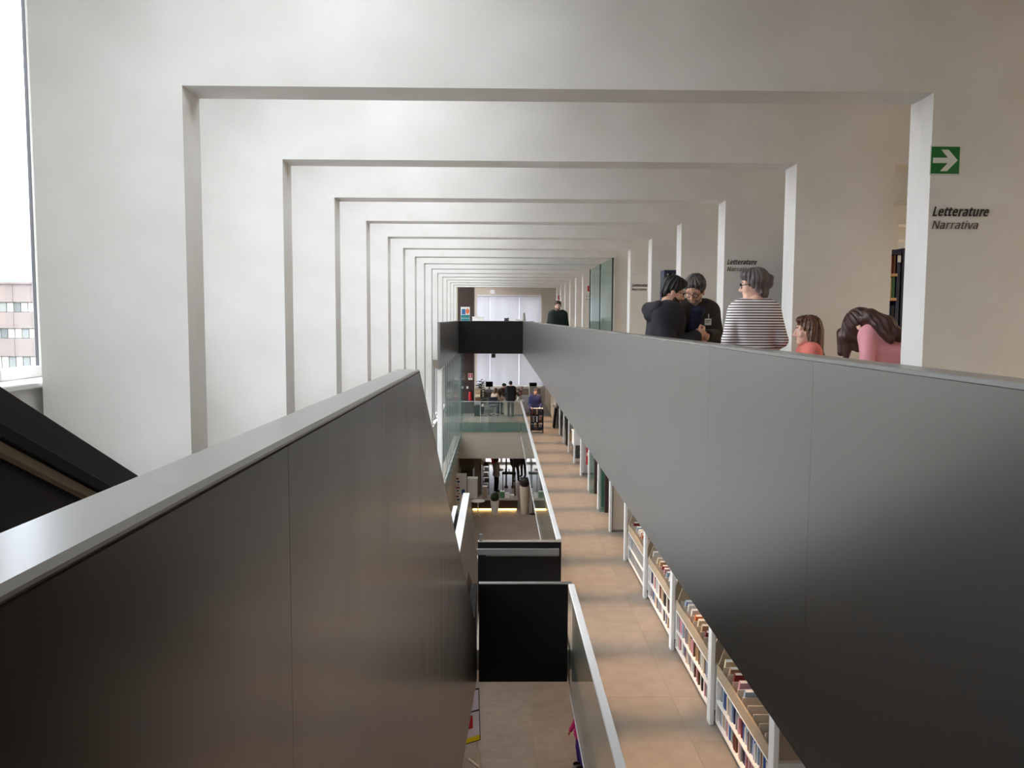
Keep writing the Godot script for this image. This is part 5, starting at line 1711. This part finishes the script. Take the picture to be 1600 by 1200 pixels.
	# eyes, brows, mouth
	for e in [-1.0, 1.0]:
		var ew := MB.new()
		var ei := MB.new()
		var br := MB.new()
		ew.ball(at_h.call(e * 0.031, 0.0, 0.0715), Vector3.ONE * 0.0115 * hs, 10, 7)
		ei.ball(at_h.call(e * 0.031, -0.001, 0.0788), Vector3.ONE * 0.0055 * hs, 8, 6)
		br.tube([at_h.call(e * 0.016, 0.022, 0.085), at_h.call(e * 0.034, 0.028, 0.08), at_h.call(e * 0.05, 0.02, 0.068)], 0.004 * hs, 6)
		add_part.call("eye", ew, M.paper, "body")
		add_part.call("iris", ei, M.black, "body")
		add_part.call("eyebrow", br, sp.get("hair_mat", M.black), "body")
	add_part.call("lips", MB.new().tube([at_h.call(-0.02, -0.069, 0.08), at_h.call(0, -0.068, 0.088), at_h.call(0.02, -0.069, 0.08)], 0.0045 * hs, 6), M.lips, "body")
	if sp.get("glasses", false):
		var gm := MB.new()
		for e in [-1.0, 1.0]:
			var ring := []
			for k in 13:
				var a := TAU * k / 12
				ring.push_back(at_h.call(e * 0.032 + 0.025 * cos(a), -0.002 + 0.019 * sin(a), 0.1 - 0.012 * absf(cos(a) * 0.5 + e * 0.0)))
			gm.tube(ring, 0.0026, 6)
			gm.tube([at_h.call(e * 0.057, 0.004, 0.093), at_h.call(e * 0.078, 0.006, 0.04), at_h.call(e * 0.08, 0.004, -0.01), at_h.call(e * 0.079, -0.014, -0.022)], 0.0024, 6)
		gm.tube([at_h.call(-0.009, 0.002, 0.102), at_h.call(0.009, 0.002, 0.102)], 0.0024, 6)
		add_part.call("glasses", gm, M.black)


func stripes() -> StandardMaterial3D:
	var im := Image.create(8, 64, false, Image.FORMAT_RGB8)
	im.fill(c8(246, 242, 240))
	im.fill_rect(Rect2i(0, 0, 8, 27), c8(64, 58, 72))
	var m := mat(Color.WHITE, 0.9)
	m.albedo_texture = ImageTexture.create_from_image(im)
	m.uv1_scale = Vector3(1, 48, 1)
	return m


func build_people() -> void:
	M.skin = mat(c8(220, 170, 146), 0.6)
	M.skin.subsurf_scatter_enabled = true
	M.skin.subsurf_scatter_strength = 0.08
	M.skin_light = mat(c8(240, 196, 176), 0.6)
	M.lips = mat(c8(168, 98, 92), 0.6)
	var cloth := func(r: int, g: int, b: int) -> StandardMaterial3D:
		var m := mat(c8(r, g, b), 0.92)
		m.rim_enabled = true
		m.rim = 0.25
		m.rim_tint = 0.6
		return m
	var black_hair := mat(c8(22, 20, 22), 0.5)
	var grey_hair := mat(c8(84, 78, 78), 0.6)
	var silver_hair := mat(c8(98, 90, 92), 0.55)
	var brown_hair := mat(c8(96, 64, 46), 0.45)
	var dark_brown := mat(c8(62, 38, 32), 0.45)
	var short_hair := [["ell", Vector3(0, 0.04, -0.02), Vector3(0.085, 0.095, 0.1)], ["ell", Vector3(0, 0.085, 0.02), Vector3(0.07, 0.05, 0.075)], ["cut", Vector3(0, -0.06, 0.1), Vector3(0.095, 0.115, 0.105)], ["cut", Vector3(0, -0.1, 0.02), Vector3(0.12, 0.07, 0.09)]]
	# man in the black hoodie: back and side to the lens, bent over what he holds
	var a1 := P(1.55, HU, 7.6)
	var t1 := deg_to_rad(112)
	var L1 := func(x: float, h: float, d: float) -> Vector3: return Basis(Vector3.UP, -t1) * (P(x, h, d) - a1)
	person("man in a black hoodie with dark hair and beard, bent over at the upper parapet", a1, t1, {"h": 1.76, "fine": true, "wide": 1.12, "hs": 1.0, "top": cloth.call(30, 30, 38), "tadd": 0.034, "top_name": "hoodie", "bottom": cloth.call(40, 42, 52), "hair": [["ell", Vector3(0, 0.05, -0.022), Vector3(0.092, 0.098, 0.106)], ["ell", Vector3(0, 0.09, 0.04), Vector3(0.072, 0.04, 0.055)], ["ell", Vector3(0, -0.01, -0.07), Vector3(0.07, 0.07, 0.045)], ["cut", Vector3(0, -0.05, 0.105), Vector3(0.1, 0.11, 0.105)], ["cut", Vector3(0, -0.11, 0.015), Vector3(0.12, 0.085, 0.085)]], "hair_mat": black_hair, "beard": mat(c8(70, 52, 46), 0.8), "glasses": true,
		"j": {"neck": L1.call(1.555, -0.1, 7.6), "head": L1.call(1.588, -0.245, 7.56), "pel": L1.call(1.5, 0.3, 7.64), "shL": L1.call(1.6, -0.035, 7.42) + Vector3(0.33, 0, 0), "shR": L1.call(1.475, -0.04, 7.45), "elR": L1.call(1.52, 0.27, 7.36), "wrR": L1.call(1.79, 0.155, 7.5), "elL": L1.call(1.72, 0.25, 7.92), "wrL": L1.call(1.85, 0.16, 7.7)},
		"face": Vector3(0.3, -0.5, 0.06), "palmR": Vector3(0.9, 0.4, 0.0), "curl": 0.6,
		"extra": [["hood", cloth.call(34, 34, 42), [[L1.call(1.38, -0.08, 7.62), L1.call(1.44, -0.1, 7.46), 0.065, 0.06], [L1.call(1.44, -0.1, 7.46), L1.call(1.6, -0.085, 7.43), 0.055, 0.04], [L1.call(1.38, -0.08, 7.62), L1.call(1.46, -0.1, 7.8), 0.065, 0.055], [L1.call(1.37, -0.03, 7.55), L1.call(1.45, 0.0, 7.45), 0.05, 0.045], [L1.call(1.38, -0.03, 7.56), L1.call(1.41, -0.08, 7.5), 0.055, 0.05]], 0.012]]})
	# older man facing the lens, dark jacket and navy scarf, a badge on his chest
	var a2 := P(1.9, HU, 8.0)
	var t2 := deg_to_rad(-22)
	var L2 := func(x: float, h: float, d: float) -> Vector3: return Basis(Vector3.UP, -t2) * (P(x, h, d) - a2)
	person("grey haired man in a dark jacket and navy scarf looking down at his hands", a2, t2, {"h": 1.76, "fine": true, "wide": 1.08, "top": cloth.call(46, 44, 40), "top_name": "jacket", "tadd": 0.032, "hs": 1.06, "bottom": cloth.call(44, 44, 50), "hair": [["ell", Vector3(0, 0.045, -0.02), Vector3(0.088, 0.098, 0.102)], ["ell", Vector3(0.02, 0.095, 0.03), Vector3(0.065, 0.04, 0.06)], ["cut", Vector3(0, -0.05, 0.1), Vector3(0.085, 0.11, 0.105)], ["cut", Vector3(0, -0.115, 0.02), Vector3(0.12, 0.07, 0.09)]], "hair_mat": grey_hair, "beard": mat(c8(130, 112, 104), 0.8), "glasses": true,
		"j": {"neck": L2.call(1.88, -0.13, 8.02), "head": L2.call(1.862, -0.268, 7.9), "pel": L2.call(1.92, 0.3, 8.03), "shL": L2.call(2.06, -0.08, 8.06), "shR": L2.call(1.72, -0.08, 7.94), "elL": L2.call(2.1, 0.17, 7.98), "wrL": L2.call(1.95, 0.15, 7.74), "elR": L2.call(1.68, 0.2, 7.86), "wrR": L2.call(1.82, 0.18, 7.72)},
		"face": Vector3(0.5, -0.15, -0.1), "handL": Vector3(-0.85, 0.05, 0.35), "palmL": Vector3(0, -0.3, -1), "curl": 0.7,
		"extra": [["scarf", cloth.call(28, 36, 66), [[L2.call(1.8, -0.1, 7.93), L2.call(1.9, -0.065, 7.88), 0.045, 0.045], [L2.call(1.9, -0.065, 7.88), L2.call(1.97, -0.1, 7.97), 0.045, 0.045], [L2.call(1.97, -0.14, 7.98), L2.call(1.9, -0.16, 8.1), 0.04, 0.04], [L2.call(1.8, -0.14, 7.94), L2.call(1.86, -0.16, 8.1), 0.04, 0.04], [L2.call(1.84, -0.06, 7.88), L2.call(1.83, 0.2, 7.85), 0.045, 0.05], [L2.call(1.89, -0.06, 7.88), L2.call(1.9, 0.2, 7.86), 0.04, 0.045]], 0.012]]})
	var badge := thing("name_badge", "white name badge clipped on the grey haired man's jacket", "badge", P(1.985, 0.06, 7.88))
	var bt := Transform3D(Basis(Vector3.UP, -0.1), P(1.985, 0.03, 7.865))
	part("card", MB.new().tb(bt, Vector3(0.062, 0.062, 0.004), 0.001), M.paper, badge)
	part("print", MB.new().tb(bt * Transform3D(Basis.IDENTITY, Vector3(0, 0.012, 0.0025)), Vector3(0.046, 0.007, 0.001)).tb(bt * Transform3D(Basis.IDENTITY, Vector3(-0.006, -0.004, 0.0025)), Vector3(0.034, 0.006, 0.001)), M.ink_soft, badge)
	part("clip", MB.new().tb(bt * Transform3D(Basis.IDENTITY, Vector3(0.004, 0.052, 0)), Vector3(0.012, 0.045, 0.006), 0.001), M.chrome, badge)
	# woman in a striped sweater, back to the lens, her face turned to the left
	var a3 := P(2.0, HU, 6.5)
	person("woman in a white and dark striped sweater with grey pinned up hair, seen from behind", a3, PI, {"h": 1.66, "fine": true, "wide": 0.86, "top": stripes(), "tadd": 0.018, "bottom": cloth.call(70, 44, 44), "hair": [["ell", Vector3(0, 0.04, -0.02), Vector3(0.09, 0.098, 0.106)], ["ell", Vector3(0, 0.08, 0.03), Vector3(0.075, 0.045, 0.07)], ["ell", Vector3(0, 0.01, -0.115), Vector3(0.05, 0.045, 0.035)], ["ell", Vector3(0.01, 0.045, -0.125), Vector3(0.03, 0.025, 0.03)], ["ell", Vector3(0, -0.06, -0.065), Vector3(0.062, 0.06, 0.045)], ["seg", Vector3(-0.08, 0.02, 0.02), Vector3(-0.075, -0.06, -0.04), 0.02, 0.022], ["seg", Vector3(0.08, 0.02, 0.02), Vector3(0.075, -0.06, -0.04), 0.02, 0.022], ["cut", Vector3(0, -0.055, 0.115), Vector3(0.085, 0.115, 0.105)]], "hair_mat": silver_hair, "glasses": true, "skin": M.skin_light,
		"j": {"elL": Vector3(0.2, 1.085, -0.03), "elR": Vector3(-0.208, 1.085, -0.03), "wrL": Vector3(0.15, 0.97, 0.2), "wrR": Vector3(-0.15, 0.97, 0.2), "shL": Vector3(0.138, 1.315, 0), "shR": Vector3(-0.142, 1.315, 0), "neck": Vector3(0.0, 1.375, -0.005), "head": Vector3(0.0, 1.515, 0.03)},
		"face": Vector3(0.08, 1.38, 0.0)})
	# girl in profile, coral top
	person("young girl with shoulder length brown hair and coral top, standing in profile", P(2.36, HU, 6.3), deg_to_rad(-98), {"h": 1.25, "fine": true, "hs": 0.93, "top": cloth.call(226, 128, 118), "tadd": 0.016, "top_name": "shirt", "bottom": cloth.call(70, 80, 120), "skin": M.skin_light, "hair_mat": brown_hair, "hair_room": 0.33, "hair_up": 0.15,
		"hair": [["ell", Vector3(0, 0.04, -0.02), Vector3(0.088, 0.096, 0.104)], ["ell", Vector3(0, 0.09, 0.04), Vector3(0.07, 0.03, 0.055)], ["seg", Vector3(-0.065, 0.02, -0.02), Vector3(-0.075, -0.13, -0.03), 0.04, 0.036], ["seg", Vector3(0.065, 0.02, -0.02), Vector3(0.075, -0.13, -0.03), 0.04, 0.036], ["seg", Vector3(-0.03, 0.0, -0.075), Vector3(-0.045, -0.17, -0.085), 0.045, 0.034], ["seg", Vector3(0.03, 0.0, -0.075), Vector3(0.045, -0.175, -0.085), 0.045, 0.034], ["seg", Vector3(0, 0.0, -0.075), Vector3(0, -0.18, -0.1), 0.045, 0.03], ["seg", Vector3(0, -0.17, -0.1), Vector3(0.0, -0.2, -0.13), 0.03, 0.02], ["cut", Vector3(0, -0.07, 0.105), Vector3(0.075, 0.13, 0.1)]]})
	# older girl bending her head, pink sweatshirt
	var a5 := P(2.69, HU, 5.72)
	var t5 := deg_to_rad(196)
	var L5 := func(x: float, h: float, d: float) -> Vector3: return Basis(Vector3.UP, -t5) * (P(x, h, d) - a5)
	person("girl in a pink sweatshirt bending forward, long brown hair hanging down", a5, t5, {"h": 1.44, "fine": true, "hs": 0.96, "wide": 0.9, "top": cloth.call(226, 158, 168), "tadd": 0.014, "top_name": "sweatshirt", "bottom": cloth.call(60, 66, 100), "hair_mat": dark_brown, "skin": M.skin_light, "hair_room": 0.42, "hair_up": 0.3, "hair_cell": 0.007,
		"j": {"neck": L5.call(2.68, 0.055, 5.82), "head": L5.call(2.575, 0.05, 5.88), "pel": L5.call(2.7, 0.5, 5.72), "shL": L5.call(2.59, 0.1, 5.78), "shR": L5.call(2.77, 0.13, 5.78), "elL": L5.call(2.515, 0.29, 5.63), "elR": L5.call(2.845, 0.285, 5.66), "wrL": L5.call(2.6, 0.41, 5.8), "wrR": L5.call(2.76, 0.42, 5.84)},
		"face": Vector3(0.75, 0.5, 0.0),
		"hair": [["ell", Vector3(0, 0.04, -0.02), Vector3(0.092, 0.1, 0.108)], ["ell", Vector3(0, 0.07, 0.03), Vector3(0.08, 0.05, 0.07)],
			["loc", L5.call(2.54, 0.0, 5.9), L5.call(2.505, 0.12, 5.93), 0.065, 0.055], ["loc", L5.call(2.505, 0.12, 5.93), L5.call(2.5, 0.28, 5.93), 0.05, 0.02], ["loc", L5.call(2.54, 0.05, 5.88), L5.call(2.565, 0.2, 5.9), 0.06, 0.035], ["loc", L5.call(2.475, 0.1, 5.97), L5.call(2.475, 0.24, 5.97), 0.035, 0.025],
			["loc", L5.call(2.6, -0.015, 5.8), L5.call(2.69, 0.03, 5.73), 0.06, 0.055], ["loc", L5.call(2.68, 0.03, 5.73), L5.call(2.75, 0.1, 5.69), 0.055, 0.04], ["loc", L5.call(2.64, 0.04, 5.74), L5.call(2.69, 0.13, 5.68), 0.055, 0.035], ["loc", L5.call(2.74, 0.09, 5.69), L5.call(2.765, 0.14, 5.68), 0.035, 0.018]]})
	# man far down the upper walkway
	person("man in a dark green sweater standing far down the upper walkway, facing the lens", P(1.5, HU, 21.0), 0.0, {"h": 1.67, "cell": 0.02, "wide": 1.15, "top": cloth.call(28, 40, 38), "tadd": 0.03, "hair": short_hair, "hair_mat": dark_brown, "beard": mat(c8(96, 66, 54), 0.8), "skin": M.skin_light})
	# first floor
	person("man in a blue jacket pushing the black book trolley", P(1.58, HF, 35.03), 0.0, {"h": 1.76, "wide": 1.1, "top": cloth.call(40, 46, 92), "top_name": "jacket", "tadd": 0.03, "bottom": cloth.call(48, 48, 58), "hair": short_hair, "hair_mat": grey_hair, "j": {"elL": Vector3(0.25, 1.12, 0.0), "elR": Vector3(-0.25, 1.12, 0.0), "wrL": Vector3(0.2, 0.98, 0.27), "wrR": Vector3(-0.2, 0.98, 0.27)}})
	person("person in a black jacket and grey trousers standing at the desk, seen from behind", P(0.6, HF, 39.75), PI, {"h": 1.72, "wide": 1.15, "top": cloth.call(24, 24, 30), "top_name": "jacket", "tadd": 0.035, "bottom": cloth.call(78, 74, 76), "hair": short_hair, "hair_mat": black_hair, "j": {"wrL": Vector3(0.17, 1.02, 0.24), "wrR": Vector3(-0.17, 1.02, 0.24)}})
	person("seated person with brown hair and a pale top in the grey office chair", P(-0.18, HF, 40.3), deg_to_rad(140), {"h": 1.66, "top": cloth.call(190, 170, 150), "bottom": cloth.call(52, 54, 76), "hair_mat": brown_hair, "hair_room": 0.3, "hair": [["ell", Vector3(0, 0.04, -0.02), Vector3(0.092, 0.1, 0.105)], ["seg", Vector3(0, 0, -0.07), Vector3(0, -0.16, -0.08), 0.06, 0.05], ["cut", Vector3(0, -0.06, 0.11), Vector3(0.08, 0.12, 0.1)]],
		"j": {"pel": Vector3(0, 0.62, 0), "neck": Vector3(0, 1.05, 0.08), "shL": Vector3(0.16, 1.0, 0.07), "shR": Vector3(-0.16, 1.0, 0.07), "elL": Vector3(0.22, 0.78, 0.15), "elR": Vector3(-0.22, 0.78, 0.15), "wrL": Vector3(0.14, 0.78, 0.38), "wrR": Vector3(-0.14, 0.78, 0.38), "hiL": Vector3(0.09, 0.6, 0.02), "hiR": Vector3(-0.09, 0.6, 0.02), "knL": Vector3(0.11, 0.56, 0.42), "knR": Vector3(-0.11, 0.56, 0.42), "anL": Vector3(0.11, 0.1, 0.36), "anR": Vector3(-0.11, 0.1, 0.36)}})
	person("dark haired man leaning over the desk beside the seated person", P(0.0, HF, 41.45), deg_to_rad(75), {"h": 1.72, "top": cloth.call(78, 56, 48), "bottom": cloth.call(44, 42, 48), "hair": short_hair, "hair_mat": black_hair, "j": {"neck": Vector3(0, 1.2, 0.28), "shL": Vector3(0.16, 1.16, 0.24), "shR": Vector3(-0.16, 1.16, 0.24), "elL": Vector3(0.22, 0.92, 0.34), "elR": Vector3(-0.22, 0.92, 0.34), "wrL": Vector3(0.16, 0.8, 0.52), "wrR": Vector3(-0.16, 0.8, 0.52)}, "face": Vector3(0.5, 0, 0)})
	# ground floor
	person("woman in a pale grey top and black trousers at the bright entrance", P(-0.07, HG, 39.5), deg_to_rad(120), {"h": 1.66, "top": cloth.call(170, 164, 158), "bottom": cloth.call(22, 22, 26), "hair_mat": black_hair, "hair": [["ell", Vector3(0, 0.03, -0.02), Vector3(0.115, 0.125, 0.125)], ["cut", Vector3(0, -0.06, 0.13), Vector3(0.08, 0.11, 0.1)]], "j": {"elL": Vector3(0.2, 1.08, 0.05), "elR": Vector3(-0.2, 1.08, 0.05), "wrL": Vector3(0.1, 1.05, 0.28), "wrR": Vector3(-0.1, 1.05, 0.28)}})
	person("person in dark clothes standing in the entrance, only the legs in view", P(0.9, HG, 42.1), deg_to_rad(20), {"h": 1.75, "top": cloth.call(24, 24, 32), "tadd": 0.035, "bottom": cloth.call(22, 22, 28), "hair": short_hair, "hair_mat": black_hair, "j": {"anL": Vector3(0.16, 0.085, 0.05), "knL": Vector3(0.13, 0.5, 0.06)}})
	person("second person in dark clothes farther out in the entrance, right of the other", P(1.35, HG, 43.3), deg_to_rad(-30), {"h": 1.75, "top": cloth.call(28, 28, 44), "tadd": 0.035, "bottom": cloth.call(20, 20, 26), "hair": short_hair, "hair_mat": dark_brown})
	person("child in a magenta top and purple trousers half hidden below the near balustrade", P(1.56, HG, 14.9), deg_to_rad(-70), {"h": 1.2, "hs": 0.9, "top": cloth.call(196, 36, 110), "bottom": cloth.call(70, 42, 120), "hair": short_hair, "hair_mat": brown_hair, "j": {"wrR": Vector3(-0.2, 0.62, 0.12), "elR": Vector3(-0.2, 0.78, 0.02)}})
